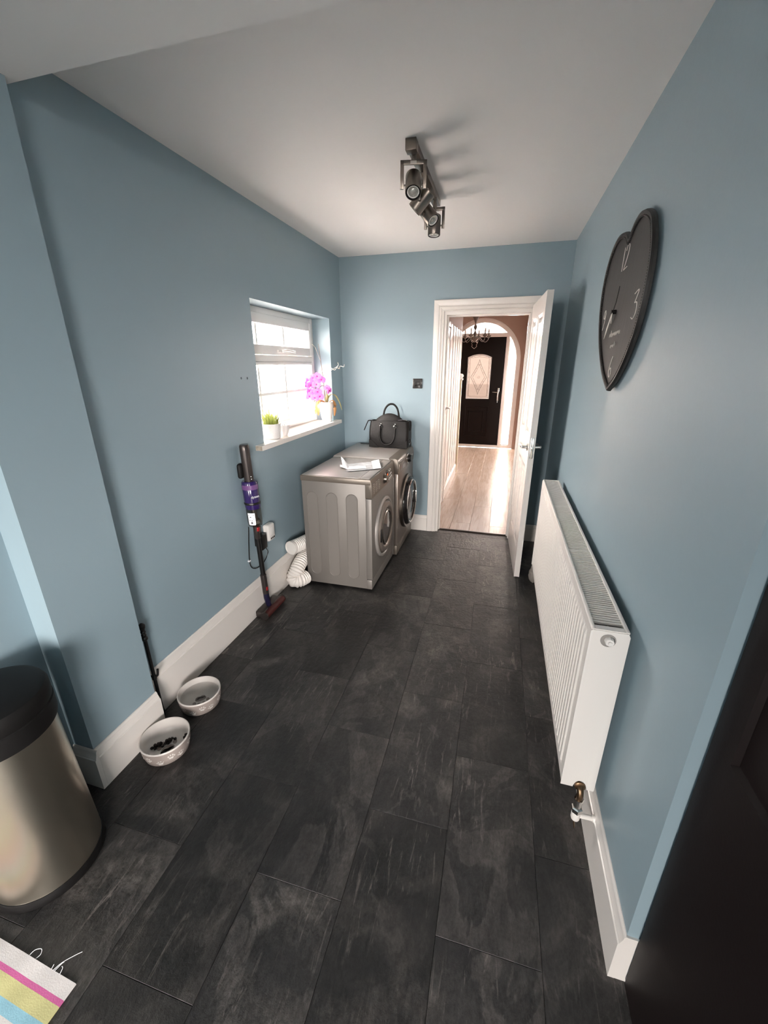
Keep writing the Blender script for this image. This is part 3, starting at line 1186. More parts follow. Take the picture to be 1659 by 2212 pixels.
for x in (-0.295, 0.078):
    b.box(x - 0.011, x + 0.011, 0.004, 0.013, ZT1 + 0.05, ZW1 - 0.08, bev=0.003, seg=1)
    b.box(x - 0.011, x + 0.011, 0.012, 0.021, ZW0 + 0.06, ZT0 - 0.005, bev=0.003, seg=1)
b.box(-hwid + 0.06, hwid - 0.06, 0.0125, 0.0205, 1.355, 1.377, bev=0.003, seg=1)
b.build('glazing_bars', UPVC, w1)
b = MB()
b.box(-0.075, 0.0, -0.030, -0.016, ZT1 + 0.006, ZT1 + 0.026, bev=0.004)
b.tube([(-0.02, -0.03, ZT1 + 0.018), (0.0, -0.048, ZT1 + 0.024), (0.04, -0.052, ZT1 + 0.022), (0.145, -0.048, ZT1 + 0.016)], [0.010, 0.010, 0.009, 0.008], 10)
part(b.build('window_handle', UPVC, w1), 'white casement handle')
b = MB()
b.box(-2.9135 + 2.222, -2.9135 + 3.577, -0.207, -0.1555, 1.060, 1.092, bev=0.002, seg=1)
b.box(-hwid + 0.001, hwid - 0.001, -0.156, 0.05, 1.066, 1.092)
sill = part(b.build('window_sill', WHITE, w1), 'white window sill board')
b = MB()
b.box(-2.9135 + 2.2205, -2.9135 + 2.2225, -0.203, -0.158, 1.063, 1.089)
part(b.build('sill_end', WOODEND, sill), 'chipped bare end of the sill')

# outside
b = MB()
b.box(-4.6, -4.4, -2.0, 9.0, -0.13, 1.45)
struct(b.build('boundary_wall', BRICKM), 'pale rendered wall outside the small window', 'wall')
b = MB()
b.box(-30, 30, -30, 40, -0.3, -0.125)
struct(b.build('ground', GROUND), 'grey paving outside the house', 'ground')

b = MB()
b.box(-2.40, -1.752, -3.5, 3.95, 2.16, 2.34, bev=0.01)  # unseen overhang, added to keep steep skylight off the sill and ceiling
struct(b.build('sky_blocker', UPVC), 'unseen white slab added outside above the small window to block high sky', 'sky_blocker')

# ================================================================== RADIATOR
RL, RH, RD = 1.65, 0.612, 0.105
rad = thing('radiator', 'long white double panel radiator on the right wall', 'radiator', (0.300, 1.925, 0.246), -90)
def fluted(yface, sgn):
    b = MB()
    per = 1 / 30.0
    nfl = int((RL - 0.06) / per)
    xs = [-RL / 2 + 0.002]
    prof = []
    x = -RL / 2 + 0.03
    prof.append((-RL / 2 + 0.002, 0))
    for k in range(nfl):
        x0 = -nfl * per / 2 + k * per
        prof += [(x0 + per * 0.08, 0.0), (x0 + per * 0.24, 1.0), (x0 + per * 0.76, 1.0), (x0 + per * 0.92, 0.0)]
    prof.append((RL / 2 - 0.002, 0))
    rows = []
    for z, msk, base in ((0.0, 0, 0.008), (0.004, 0, 0.0045), (0.032, 0, 0.0045), (0.050, 1, 0.0045), (RH - 0.052, 1, 0.0045), (RH - 0.034, 0, 0.0045), (RH - 0.004, 0, 0.0045), (RH, 0, 0.008)):
        rows.append([V((px, yface + sgn * (base - 0.0045 * pm * msk), z)) for px, pm in prof])
    rows.append([V((px, yface + sgn * 0.014, RH)) for px, pm in prof])
    rows.append([V((px, yface + sgn * 0.014, 0)) for px, pm in prof])
    b.grid(rows, closed_u=True)
    return b
part(fluted(0.0, 1).build('front_panel', RADW, rad, angle=12), 'fluted front panel')
fluted(RD, -1).build('rear_panel', RADW, rad, angle=12)
for s in (-1, 1):
    b = MB()
    x0, x1 = sorted((s * (RL / 2 - 0.001), s * (RL / 2 + 0.0025)))
    # side cover with holes approximated by the fitting plates; lower corner cut away for the valve
    yv, zv = 0.060, 0.012
    out = [(0.002, 0.0), (0.040, 0.0)] + [(yv - 0.02 * cos(pi * k / 8), 0.004 + 0.030 * sin(pi * k / 8)) for k in range(9)] + [(0.082, -0.002), (0.103, -0.002), (0.1045, 0.004), (0.1045, RH - 0.012), (0.0985, RH - 0.001), (0.008, RH - 0.001), (0.002, RH - 0.006)]
    b.prism(out, x1 - x0, 'yz', x0, bev=0.0012)
    b.build('side_cover', RADW, rad)
b = MB()
b.box(-RL / 2, RL / 2, 0.006, 0.014, RH - 0.004, RH + 0.003, bev=0.002)
b.box(-RL / 2, RL / 2, RD - 0.014, RD - 0.003, RH - 0.004, RH + 0.003, bev=0.002)
b.box(-RL / 2, -RL / 2 + 0.02, 0.01, RD - 0.01, RH - 0.004, RH + 0.002)
b.box(RL / 2 - 0.02, RL / 2, 0.01, RD - 0.01, RH - 0.004, RH + 0.002)
for fx_ in (-0.28, 0.28):
    b.box(fx_ - 0.004, fx_ + 0.004, 0.01, RD - 0.01, RH - 0.003, RH + 0.0015)
gr = b.build('top_grille', RADW, rad)
b = MB()
n = int((RL - 0.06) / 0.0125)
for k in range(n):
    x = -RL / 2 + 0.03 + k * 0.0125
    b.box(x - 0.0026, x + 0.0026, 0.012, RD - 0.012, RH - 0.008, RH)
sl = b.build('grille_slats', RADW, gr)
sl['kind'] = 'stuff'
b = MB()
b.box(-RL / 2 + 0.02, RL / 2 - 0.02, 0.030, 0.034, 0.03, RH - 0.045)
b.box(-RL / 2 + 0.02, RL / 2 - 0.02, 0.070, 0.074, 0.03, RH - 0.045)
b.build('convector_fins', RADW, rad)
# plug near the top of the near end
xe = RL / 2 + 0.0025
b = MB()
b.lathe([(0.0205, -0.002), (0.0205, 0.0015), (0.0175, 0.0015), (0.0175, -0.001)], (xe, 0.050, RH - 0.030), 'x', 24, caps=False)
b.lathe([(0.0175, 0.0002), (0.0, 0.0003)], (xe, 0.050, RH - 0.030), 'x', 24, m=None, caps=False)
pl = part(b.build('end_plug', mat('plug_hole_grey', (0.30, 0.28, 0.26), 0.5), rad), 'round bleed plug at the top of the near end')
b = MB()
b.lathe([(0.013, 0.0), (0.013, 0.010), (0.011, 0.014), (0.006, 0.014), (0.005, 0.018), (0.0, 0.018)], (xe, 0.052, RH - 0.029), 'x', 8)
b.build('plug_nut', CERAMIC, pl)
# valve: elbow, chrome nut, white body, pipe to the wall
VY, VX = 0.060, RL / 2 + 0.012
vb = thing('lockshield_valve', '', None, (0, 0, 0))
vb.parent = rad
del vb['label']
b = MB()
b.tube(catmull([(RL / 2 - 0.005, VY, 0.012), (RL / 2 + 0.012, VY, 0.010), (RL / 2 + 0.020, VY + 0.001, -0.006), (RL / 2 + 0.020, VY + 0.001, -0.030)], 5), 0.0105, 14)
b.lathe([(0.017, 0), (0.017, 0.006), (0.014, 0.008)], (RL / 2 + 0.002, VY, 0.012), 'x', 20)
part(b.build('valve_elbow', COPPER, vb), 'tarnished brass elbow')
b = MB()
b.lathe([(0.0115, -0.075), (0.0115, -0.030), (0.0145, -0.030), (0.0145, -0.024)], (RL / 2 + 0.020, VY + 0.001, 0), 'z', 16)
b.lathe([(0.0165, -0.083), (0.018, -0.066), (0.0145, -0.062)], (RL / 2 + 0.020, VY + 0.001, 0), 'z', 6)
part(b.build('valve_nut', CHROME, vb), 'chrome compression nut')
b = MB()
b.lathe([(0.0125, -0.118), (0.0145, -0.112), (0.0145, -0.088), (0.0125, -0.082)], (RL / 2 + 0.020, VY + 0.001, 0), 'z', 14)
b.tube([(RL / 2 + 0.020, VY, -0.099), (RL / 2 + 0.020, 0.125, -0.099)], 0.0085, 14)
b.lathe([(0.011, 0.112), (0.013, 0.116), (0.013, 0.1262)], (RL / 2 + 0.020, 0, -0.099), 'y', 14)
part(b.build('supply_pipe', RADW, vb), 'white painted pipe into the skirting')
b = MB()
b.tube([(RL / 2 + 0.020, VY, -0.116), (RL / 2 + 0.021, VY, -0.135), (RL / 2 + 0.018, VY + 0.006, -0.165)], [0.004, 0.003, 0.002], 8)
b.build('drain_spigot', COPPER, vb)

# ================================================================== HEART CLOCK
ck = thing('heart_clock', 'large charcoal heart shaped wall clock with chalky handwritten numerals', 'clock', (XR, 1.90, 1.755), -90)
raw = [(1.857, 1.463), (1.995, 1.522), (2.117, 1.610), (2.195, 1.690), (2.250, 1.778), (2.272, 1.868), (2.256, 1.945), (2.212, 2.000), (2.158, 2.032), (2.092, 2.046), (2.019, 2.040), (1.970, 2.024), (1.925, 1.996), (1.890, 2.024), (1.852, 2.040), (1.801, 2.046), (1.747, 2.038), (1.693, 2.019), (1.651, 1.995), (1.621, 1.963), (1.593, 1.923), (1.575, 1.881), (1.566, 1.834), (1.566, 1.782), (1.575, 1.727), (1.598, 1.666), (1.634, 1.613), (1.682, 1.562), (1.762, 1.503)]
KS = 1.0265
raw = [((1.87 - (1.87 - y) * 0.963) if y < 1.87 else y, z) for y, z in raw]
raw = [(y * KS, 1.5635 + (z - 1.5635) * KS) for y, z in raw]
L = [(-(y - 1.90), z - 1.755) for y, z in raw]            # local x, z
def dense(seg):
    return [(p.x, p.y) for p in catmull([(a, c, 0) for a, c in seg], 5)]
s1 = dense(L[:13])
s2 = dense(L[12:] + [L[0]])
heart = s1[:-1] + s2[:-1]
def scaled(pts, d):
    out = []
    n = len(pts)
    for i in range(n):
        a, c, e = V(pts[i - 1]), V(pts[i]), V(pts[(i + 1) % n])
        t = (e - a)
        nn = V((t.y, -t.x)).normalized() if t.length > 1e-9 else V((0, 0))
        out.append((c.x + nn.x * d, c.y + nn.y * d))
    return out
def area(p):
    return sum(p[i - 1][0] * p[i][1] - p[i][0] * p[i - 1][1] for i in range(len(p))) / 2
sg = -1 if area(heart) > 0 else 1
inner1 = scaled(heart, sg * 0.012)
inner2 = scaled(heart, sg * 0.020)
YF = -0.023                    # face plane in front of the wall
b = MB()
b.prism(heart, 0.009, 'xz', YF + 0.004)
board = b.build('clock_board', CLOCKW, ck)
b = MB()
rows = [[V((x, YF + 0.004, z)) for x, z in heart], [V((x, YF - 0.004, z)) for x, z in scaled(heart, sg * 0.003)], [V((x, YF - 0.004, z)) for x, z in inner1], [V((x, YF + 0.0035, z)) for x, z in inner2]]
b.grid(rows, closed_v=True)
rim = b.build('rim', CLOCKR, ck, angle=25)
b = MB()
path = scaled(heart, sg * 0.0185)
acc = 0
last = V(path[0])
for i in range(1, len(path) + 1):
    p = V(path[i % len(path)])
    while (p - last).length >= 0.0085:
        last = last + (p - last).normalized() * 0.0085
        b.ball((last.x, YF - 0.001, last.y), 0.0036, seg=6, rings=4)
bd = b.build('bead_edging', CLOCKR, rim)
bd['kind'] = 'stuff'
b = MB()
b.cyl((0, YF + 0.0125, 0.05), (0, 0.0, 0.05), 0.05, 20)
b.build('hanging_block', BLACKM, ck)
def stroke(name, pts, r=0.0019):
    b = MB()
    b.tube(catmull([(x, YF + 0.0034, z) for x, z in pts], 5), r, 6)
    return b
def clock_xy(y, z):
    return (-(y * KS - 1.90), 1.5635 + (z - 1.5635) * KS - 1.755)
def glyphs(name, cx, cz, s, strokes, slant=0.0, r=0.0016):
    b = MB()
    for st_ in strokes:
        pts = [(cx + (u + slant * w) * s, YF + 0.0032, cz + w * s) for u, w in st_]
        b.tube(catmull(pts, 5) if len(pts) > 2 else pts, r, 6)
    return b.build(name, CHALK, board)
G1 = [[(0.0, 0.5), (0.0, -0.5)]]
G2 = [[(-0.25, 0.3), (-0.1, 0.5), (0.2, 0.45), (0.2, 0.1), (-0.25, -0.5)], [(-0.25, -0.5), (0.35, -0.45)]]
G3 = [[(-0.3, 0.42), (0.25, 0.5), (-0.1, 0.08)], [(-0.1, 0.08), (0.22, 0.05), (0.28, -0.3), (0.0, -0.5), (-0.3, -0.42)]]
G9 = [[(0.22, 0.25), (0.05, 0.5), (-0.2, 0.35), (-0.15, 0.1), (0.1, 0.12), (0.22, 0.35), (0.15, -0.1), (-0.1, -0.5)]]
G6 = [[(0.15, 0.5), (-0.15, 0.1), (-0.22, -0.3), (0.0, -0.5), (0.2, -0.32), (0.1, -0.05), (-0.15, -0.15)]]
x12, z12 = clock_xy(1.945, 1.938)
glyphs('numeral_twelve', x12 - 0.03, z12, 0.082, G1)
glyphs('numeral_twelve', x12 + 0.018, z12, 0.082, G2)
glyphs('numeral_three', *clock_xy(1.690, 1.750), 0.088, G3)
glyphs('numeral_nine', *clock_xy(2.150, 1.742), 0.080, G9)
glyphs('numeral_six', *clock_xy(1.885, 1.553), 0.080, G6)
# two short lines of illegible handwriting below the hands
def scrawl(cx, cz, w, h, seed, tilt):
    rnd = random.Random(seed)
    pts = []
    n = int(w / 0.008)
    for i in range(n):
        u = i / (n - 1)
        big = 1.0 if rnd.random() < 0.22 else 0.45
        pts.append((cx + (u - .5) * w, cz + (u - .5) * w * tilt + (h * big if i % 2 else -h * 0.3 * rnd.random())))
    return pts
for cx_, cz_, w_, h_, sd_, nm in ((*clock_xy(1.915, 1.672), 0.17, 0.020, 3, 'handwriting'), (*clock_xy(1.915, 1.628), 0.085, 0.018, 5, 'handwriting')):
    b = MB()
    b.tube(catmull([(x, YF + 0.0032, z) for x, z in scrawl(cx_, cz_, w_, h_, sd_, 0.04)], 4), 0.0009, 5)
    b.build(nm, CHALK, board)
HXc, HZc = clock_xy(1.955, 1.756)
for nm, dx, dz, wd in (('hour_hand', -0.045, -0.085, 0.006), ('minute_hand', -0.02, 0.0, 0.0)):
    pass
b = MB()
b.cyl((HXc, YF + 0.004, HZc), (HXc, YF - 0.014, HZc), 0.008, 16)
hub = b.build('hub', BLACKM, ck)
b = MB()
b.prism([(HXc - 0.005, HZc), (HXc - 0.062, HZc - 0.060), (HXc - 0.082, HZc - 0.098), (HXc - 0.048, HZc - 0.070), (HXc + 0.005, HZc - 0.004)], 0.002, 'xz', YF - 0.010)
part(b.build('hour_hand', CHALK, hub), 'pale hour hand')
b = MB()
b.prism([(HXc - 0.004, HZc), (HXc + 0.010, HZc - 0.042), (HXc + 0.016, HZc - 0.045), (HXc + 0.006, HZc)], 0.002, 'xz', YF - 0.012)
b.build('second_hand', CHALK, hub)
b = MB()
b.prism([(HXc + 0.030, HZc + 0.034), (HXc + 0.044, HZc + 0.075), (HXc + 0.052, HZc + 0.085), (HXc + 0.052, HZc + 0.070), (HXc + 0.038, HZc + 0.032), (HXc + 0.006, HZc - 0.002), (HXc, HZc + 0.004)], 0.002, 'xz', YF - 0.010)
b.build('minute_hand', BLACKM, hub)

# ================================================================== CEILING SPOTLIGHT BAR
sb = thing('spotlight_bar', 'brushed nickel ceiling bar carrying four swivelling spotlights', 'spotlight', (-0.448, 2.02, ZC))
b = MB()
BL = 0.70
b.box(-0.021, 0.021, 0.0452, BL, -0.030, 0.0, bev=0.002)
b.box(-0.0225, 0.0225, -0.001, 0.045, -0.040, -0.0, bev=0.001)
b.build('bar', NICKEL, sb)
def yoke(y, rz, tilt_axis_deg, pitch, rating=False):
    """one spot: stub, U bracket and can. rz turns the bracket, pitch swings the can"""
    e = bpy.data.objects.new('spotlight', None)
    COL.objects.link(e)
    e.parent = sb
    e.location = (0.0, y, -0.030)
    e.rotation_euler = (0, 0, R(rz))
    q = MB()
    q.cyl((0, 0, 0.004), (0, 0, -0.022), 0.011, 14)
    q.box(-0.043, 0.043, -0.009, 0.009, -0.040, -0.022, bev=0.001) if False else None
    q.box(-0.056, 0.056, -0.005, 0.005, -0.037, -0.021, bev=0.0008)
    q.box(-0.056, -0.041, -0.005, 0.005, -0.122, -0.021, bev=0.0008)
    q.box(0.041, 0.056, -0.005, 0.005, -0.122, -0.021, bev=0.0008)
    q.cyl((-0.050, 0, -0.108), (-0.030, 0, -0.108), 0.0035, 8)
    q.cyl((0.050, 0, -0.108), (0.030, 0, -0.108), 0.0035, 8)
    br_ = q.build('bracket', NICKEL, e)
    q = MB()
    mt = Matrix.Translation((0, 0, -0.106)) @ Matrix.Rotation(R(pitch), 4, 'X')
    q.lathe([(0.0, 0.050), (0.031, 0.050), (0.0345, 0.046), (0.0345, -0.046), (0.033, -0.049), (0.0315, -0.049), (0.031, -0.040), (0.0, -0.036)], (0, 0, 0), 'z', 32, mtx=mt, caps=False)
    can = q.build('lamp_can', NICKEL, e)
    if rating:
        q = MB()
        q.box(-0.014, 0.012, -0.0056, -0.0048, -0.035, -0.0235)
        part(q.build('rating_label', mat('pale_label', (0.5, 0.47, 0.43), 0.6), br_), 'small pale rating label')
    q = MB()
    q.lathe([(0.0312, -0.0395), (0.0308, -0.0465), (0.0265, -0.0470), (0.0260, -0.0430)], (0, 0, 0), 'z', 32, mtx=mt, caps=False, m=BLACK)
    q.lathe([(0.0262, -0.0430), (0.0258, -0.0465), (0.0235, -0.0470), (0.0215, -0.0440)], (0, 0, 0), 'z', 32, mtx=mt, caps=False, m=CERAMIC)
    q.lathe([(0.0218, -0.0440), (0.012, -0.0415), (0.009, -0.0440), (0.0, -0.0448)], (0, 0, 0), 'z', 24, mtx=mt, caps=False, m=LENS)
    q.build('bulb', LENS, can)
    return e
yoke(0.065, 12, 0, -38, True)
yoke(0.255, 90, 0, 45)
yoke(0.450, -120, 0, 45)
yoke(0.640, 3, 0, -4)

# ================================================================== TUMBLE DRYER (near)
dr = thing('tumble_dryer', 'silver tumble dryer with pale ringed door and papers on top, nearer of the two machines', 'dryer', (-0.786, 2.796, 0), 90)
W2 = 0.2975
b = MB()
b.box(-W2, W2, 0.042, 0.512, 0.016, 0.812, bev=0.003)
body = b.build('body', SILVER, dr)
# pressed stadium panels in the near side
def stadium(cy, hw_, z0, z1, n=10):
    p = []
    for k in range(n + 1):
        a = pi * k / n
        p.append((cy + hw_ * cos(a), z1 - hw_ + hw_ * sin(a)))
    for k in range(n + 1):
        a = pi + pi * k / n
        p.append((cy + hw_ * cos(a), z0 + hw_ + hw_ * sin(a)))
    return p
for cy in (0.436, 0.290, 0.142):
    b = MB()
    rows = []
    for d, h in ((0.0, 0.0), (0.0022, 0.0022), (0.0044, 0.0022), (0.0066, 0.0004)):
        st_ = stadium(cy, 0.0445 - d, 0.085 + d, 0.735 - d)
        rows.append([V((-W2 - h, u, w)) for u, w in st_])
    vs = b.grid(rows, closed_v=True)
    b.cap(vs[-1])
    b.build('pressed_side_panel', SILVER, body, angle=10)
b = MB()
b.box(-W2 - 0.004, W2 + 0.004, 0.004, 0.518, 0.806, 0.846, bev=0.006)
top_ = part(b.build('top_frame', TAUPE, dr), 'taupe rim of the worktop')
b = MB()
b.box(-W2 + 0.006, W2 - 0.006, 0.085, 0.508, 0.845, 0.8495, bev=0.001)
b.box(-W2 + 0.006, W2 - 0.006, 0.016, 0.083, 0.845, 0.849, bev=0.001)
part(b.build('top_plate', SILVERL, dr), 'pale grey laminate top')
# control fascia, gently bowed
b = MB()
pr = [(0.045, 0.712), (-0.004, 0.712), (-0.0055, 0.76), (-0.003, 0.80), (0.004, 0.838), (0.012, 0.845), (0.045, 0.845)]
b.prism([(y_, z_) for y_, z_ in pr], 2 * W2, 'yz', -W2, bev=0.0015)
fas = part(b.build('control_panel', TAUPE, dr), 'taupe control fascia')
def fz(z):   # front of fascia at height z
    return -0.0058 if z < 0.79 else -0.0035
b = MB()
b.box(0.075, 0.115, -0.0066, 0.0, 0.765, 0.815, bev=0.001)
disp = part(b.build('display', BLKGLASS, fas), 'small black display')
b = MB()
for xx in (0.086, 0.096, 0.104):
    b.box(xx - 0.003, xx + 0.003, -0.0072, -0.0064, 0.772, 0.792)
part(b.build('digits', ORANGE, disp), 'orange lit digits')
b = MB()
b.lathe([(0.036, 0), (0.036, -0.004), (0.031, -0.006), (0.026, -0.020), (0.023, -0.022), (0.0, -0.022)], (0.020, -0.005, 0.772), 'y', 28)
b.box(0.017, 0.023, -0.026, -0.018, 0.752, 0.795, bev=0.001)
b.build('dial', NICKEL, fas)
for xx, zz in ((0.150, 0.800), (0.172, 0.806), (0.150, 0.766), (0.172, 0.772), (0.195, 0.776), (0.130, 0.738), (0.155, 0.742), (0.180, 0.746), (0.205, 0.750)):
    b = MB()
    b.lathe([(0.0075, 0), (0.0075, -0.004), (0.006, -0.0055), (0, -0.0055)], (xx, -0.004, zz), 'y', 14)
    b.build('button', CHROME, fas)
b = MB()
rnd = random.Random(4)
for cx_ in (-0.245, -0.185, -0.125):
    for r_ in range(6):
        zz = 0.805 - r_ * 0.013
        w_ = rnd.uniform(0.02, 0.04)
        b.box(cx_ - 0.02, cx_ - 0.02 + w_, -0.0066, 0.001, zz - 0.0016, zz + 0.0016)
tx = b.build('printed_programme_list', mat('pale_fascia_print', (0.42, 0.38, 0.34), 0.5), fas)
tx['kind'] = 'stuff'
b = MB()
b.box(-W2 + 0.001, W2 - 0.001, 0.0, 0.044, 0.092, 0.709, bev=0.006)
fp = b.build('front_panel', SILVER, dr)
b = MB()
b.box(-W2 + 0.001, W2 - 0.001, 0.004, 0.044, 0.014, 0.090, bev=0.004)
b.build('plinth', SILVER, dr)
for sx_ in (-1, 1):
    for yy in (0.07, 0.46):
        b = MB()
        b.cyl((sx_ * 0.25, yy, 0.0), (sx_ * 0.25, yy, 0.02), 0.02, 14)
        b.build('foot', BLACKM, dr)
# door: pale outer ring, taupe bowl, smoked glass
DC = (0.0, 0.0, 0.405)
b = MB()
b.lathe([(0.232, 0.001), (0.232, -0.010), (0.225, -0.018), (0.212, -0.020), (0.205, -0.014), (0.203, 0.0)], DC, 'y', 64, caps=False)
part(b.build('door_outer_ring', SILVERL, dr), 'pale silver outer door ring')
b = MB()
b.lathe([(0.203, -0.004), (0.198, -0.018), (0.188, -0.030), (0.165, -0.034), (0.150, -0.028), (0.140, -0.014)], DC, 'y', 64, caps=False)
dring = part(b.build('door', TAUPEL, dr), 'taupe porthole door ring')
b = MB()
b.lathe([(0.141, -0.014), (0.135, -0.020), (0.10, -0.024), (0.0, -0.027)], DC, 'y', 48, caps=False)
part(b.build('door_glass', DKGLASS, dring), 'smoked glass porthole')
b = MB()
b.box(-0.186, -0.158, -0.0355, -0.028, 0.345, 0.445, bev=0.006)
part(b.build('handle_recess', BLACK, dring), 'dark finger grip')
b = MB()
b.lathe([(0.135, -0.0245), (0.128, -0.030), (0.122, -0.0255)], (DC[0] + 0.01, 0, DC[2] - 0.01), 'y', 48, caps=False)
b.build('glass_bezel', NICKEL, dring)

# ================================================================== WASHING MACHINE (far)
wm = thing('washing_machine', 'silver washing machine with dark chrome rimmed door, against the end wall under the handbag', 'washing machine', (-0.752, 3.412, 0), 90)
b = MB()
b.box(-W2, W2, 0.035, 0.545, 0.012, 0.826, bev=0.004)
b.build('body', SILVER, wm)
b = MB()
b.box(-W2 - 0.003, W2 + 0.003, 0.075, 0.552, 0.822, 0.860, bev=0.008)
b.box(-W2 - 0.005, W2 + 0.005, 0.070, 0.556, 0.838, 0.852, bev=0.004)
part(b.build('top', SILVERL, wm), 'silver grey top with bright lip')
b = MB()
pr = [(0.078, 0.735), (-0.003, 0.735), (-0.006, 0.78), (-0.003, 0.82), (0.006, 0.846), (0.020, 0.857), (0.078, 0.858)]
b.prism(pr, 2 * W2 + 0.004, 'yz', -W2 - 0.002, bev=0.004)
fas2 = part(b.build('control_panel', TAUPE, wm), 'taupe control fascia with soft corner')
b = MB()
b.box(-W2 + 0.012, -0.06, -0.0085, 0.0, 0.742, 0.812, bev=0.003)
drw = part(b.build('detergent_drawer', TAUPEL, fas2), 'detergent drawer front')
b = MB()
b.prism([(-0.205, 0.755), (-0.085, 0.755), (-0.100, 0.783), (-0.150, 0.783)], 0.004, 'xz', -0.012)
part(b.build('drawer_grip', SILVERL, drw), 'pale drawer grip')
b = MB()
b.box(-0.225, -0.160, -0.0075, -0.001, 0.822, 0.831)
b.build('badge', SILVERL, fas2)
b = MB()
b.lathe([(0.040, 0.0), (0.040, -0.006), (0.035, -0.010), (0.030, -0.030), (0.027, -0.033), (0.0, -0.033)], (0.045, -0.003, 0.793), 'y', 28)
b.build('programme_dial', BLACK, fas2)
b = MB()
b.lathe([(0.044, 0.0), (0.044, -0.005), (0.040, -0.007)], (0.045, -0.003, 0.793), 'y', 28)
b.build('dial_collar', CHROME, fas2)
for k in range(4):
    b = MB()
    b.lathe([(0.0075, 0), (0.0075, -0.004), (0.0, -0.005)], (0.13 + 0.035 * k, -0.004, 0.790), 'y', 12)
    b.build('button', CHROME, fas2)
b = MB()
b.box(-W2 + 0.001, W2 - 0.001, 0.0, 0.038, 0.10, 0.733, bev=0.008)
b.build('front_panel', TAUPEL, wm)
b = MB()
b.box(-W2 + 0.001, W2 - 0.001, 0.006, 0.038, 0.012, 0.098, bev=0.004)
b.build('kick_panel', TAUPE, wm)
for sx_ in (-1, 1):
    for yy in (0.07, 0.48):
        b = MB()
        b.cyl((sx_ * 0.25, yy, 0.0), (sx_ * 0.25, yy, 0.015), 0.02, 14)
        b.build('foot', BLACKM, wm)
DC = (0.0, 0.0, 0.420)
b = MB()
b.lathe([(0.240, 0.0), (0.240, -0.018), (0.232, -0.026), (0.218, -0.028), (0.212, -0.020)], DC, 'y', 64, caps=False)
dr2 = part(b.build('door', NICKEL, wm), 'nickel door surround')
b = MB()
b.lathe([(0.213, -0.016), (0.210, -0.040), (0.198, -0.054), (0.178, -0.058), (0.165, -0.050)], DC, 'y', 64, caps=False)
b.build('door_rim', BLKGLASS, dr2)
b = MB()
b.lathe([(0.196, -0.0555), (0.190, -0.061), (0.182, -0.0585)], DC, 'y', 64, caps=False)
b.build('chrome_band', CHROME, dr2)
b = MB()
b.lathe([(0.168, -0.050), (0.15, -0.044), (0.11, -0.050), (0.0, -0.058)], DC, 'y', 48, caps=False)
part(b.build('door_glass', BLKGLASS, dr2), 'black glass porthole')
b = MB()
b.box(0.165, 0.195, -0.066, -0.05, 0.35, 0.47, bev=0.006)
b.build('door_grip', CHROME, dr2)

# ---- papers on the dryer
b = MB()
def sheet(pts, zf, th, b):
    """thin bent sheet through four corners (world xy relative), height from zf(u, v)"""
    N, Mv = 8, 6
    for dz, fl in ((0, False), (th, True)):
        rows = []
        for i in range(N + 1):
            u = i / N
            row = []
            for j in range(Mv + 1):
                v = j / Mv
                p = (V(pts[0]) * (1 - u) + V(pts[1]) * u) * (1 - v) + (V(pts[3]) * (1 - u) + V(pts[2]) * u) * v
                row.append(V((p.x, p.y, zf(u, v) + dz)))
            rows.append(row)
        b.grid(rows)
TOPZ = 0.8497
b = MB()
sheet([(-1.005, 2.640), (-0.815, 2.775), (-0.925, 2.985), (-1.120, 2.830)], lambda u, v: TOPZ + 0.0006, 0.004, b)
o = b.build('magazine', PAPERG)
tag(o, 'grey printed magazine lying flat under the open white booklet', 'magazine')
b = MB()
sheet([(-0.850, 2.755), (-0.800, 2.790), (-0.880, 3.000), (-0.935, 2.985)], lambda u, v: TOPZ + 0.0056 + 0.016 * u * v, 0.0012, b)
o = b.build('paper_sheet', PAPER)
tag(o, 'white folded paper sheet at the magazine corner near the dryer controls', 'paper')
bk = thing('booklet', 'small open white booklet lying on the grey magazine', 'booklet', (-0.985, 2.795, TOPZ + 0.0040))
b = MB()
sheet([(-0.035, -0.105), (0.085, -0.045), (0.050, 0.035), (-0.060, -0.020)], lambda u, v: 0.001, 0.003, b)
b.build('right_page', PAPER, bk)
b = MB()
sheet([(-0.035, -0.105), (-0.100, -0.045), (-0.135, 0.02), (-0.060, -0.020)], lambda u, v: 0.001 + 0.065 * sin(u * 1.3) * (0.25 + 0.75 * v), 0.0012, b)
lpg = b.build('raised_page', PAPER, bk)
b = MB()
sheet([(-0.035, -0.102), (-0.110, -0.070), (-0.135, -0.005), (-0.062, -0.022)], lambda u, v: 0.001 + 0.008 * u, 0.0015, b)
b.build('left_page', PAPER, bk)

# ================================================================== HANDBAG
bag = thing('handbag', 'black leather handbag with two looped handles standing on the washing machine', 'handbag', (-0.945, 3.600, 0.8605), -2)
b = MB()
def rr(hw_, hd, z, cy=0.0, n=8, rad=0.03, sag=0.0, droop=0.0):
    pts = []
    rad = min(rad, hd * 0.95, hw_ * 0.95)
    for sx_, sy_, a0 in ((1, 1, 0), (-1, 1, 90), (-1, -1, 180), (1, -1, 270)):
        for k in range(n + 1):
            a = R(a0 + 90 * k / n)
            x = sx_ * (hw_ - rad) + rad * cos(a)
            y = sy_ * (hd - rad) + rad * sin(a)
            pts.append(V((x, y + cy, z - droop * (x / hw_) ** 2 * 1.0)))
    return pts
rows = [rr(0.150, 0.055, 0.0), rr(0.172, 0.074, 0.004), rr(0.178, 0.077, 0.03), rr(0.183, 0.080, 0.08), rr(0.184, 0.074, 0.13), rr(0.182, 0.064, 0.18), rr(0.178, 0.054, 0.215), rr(0.176, 0.050, 0.232), rr(0.171, 0.045, 0.232), rr(0.168, 0.042, 0.205)]
vs = b.grid(rows, closed_v=True)
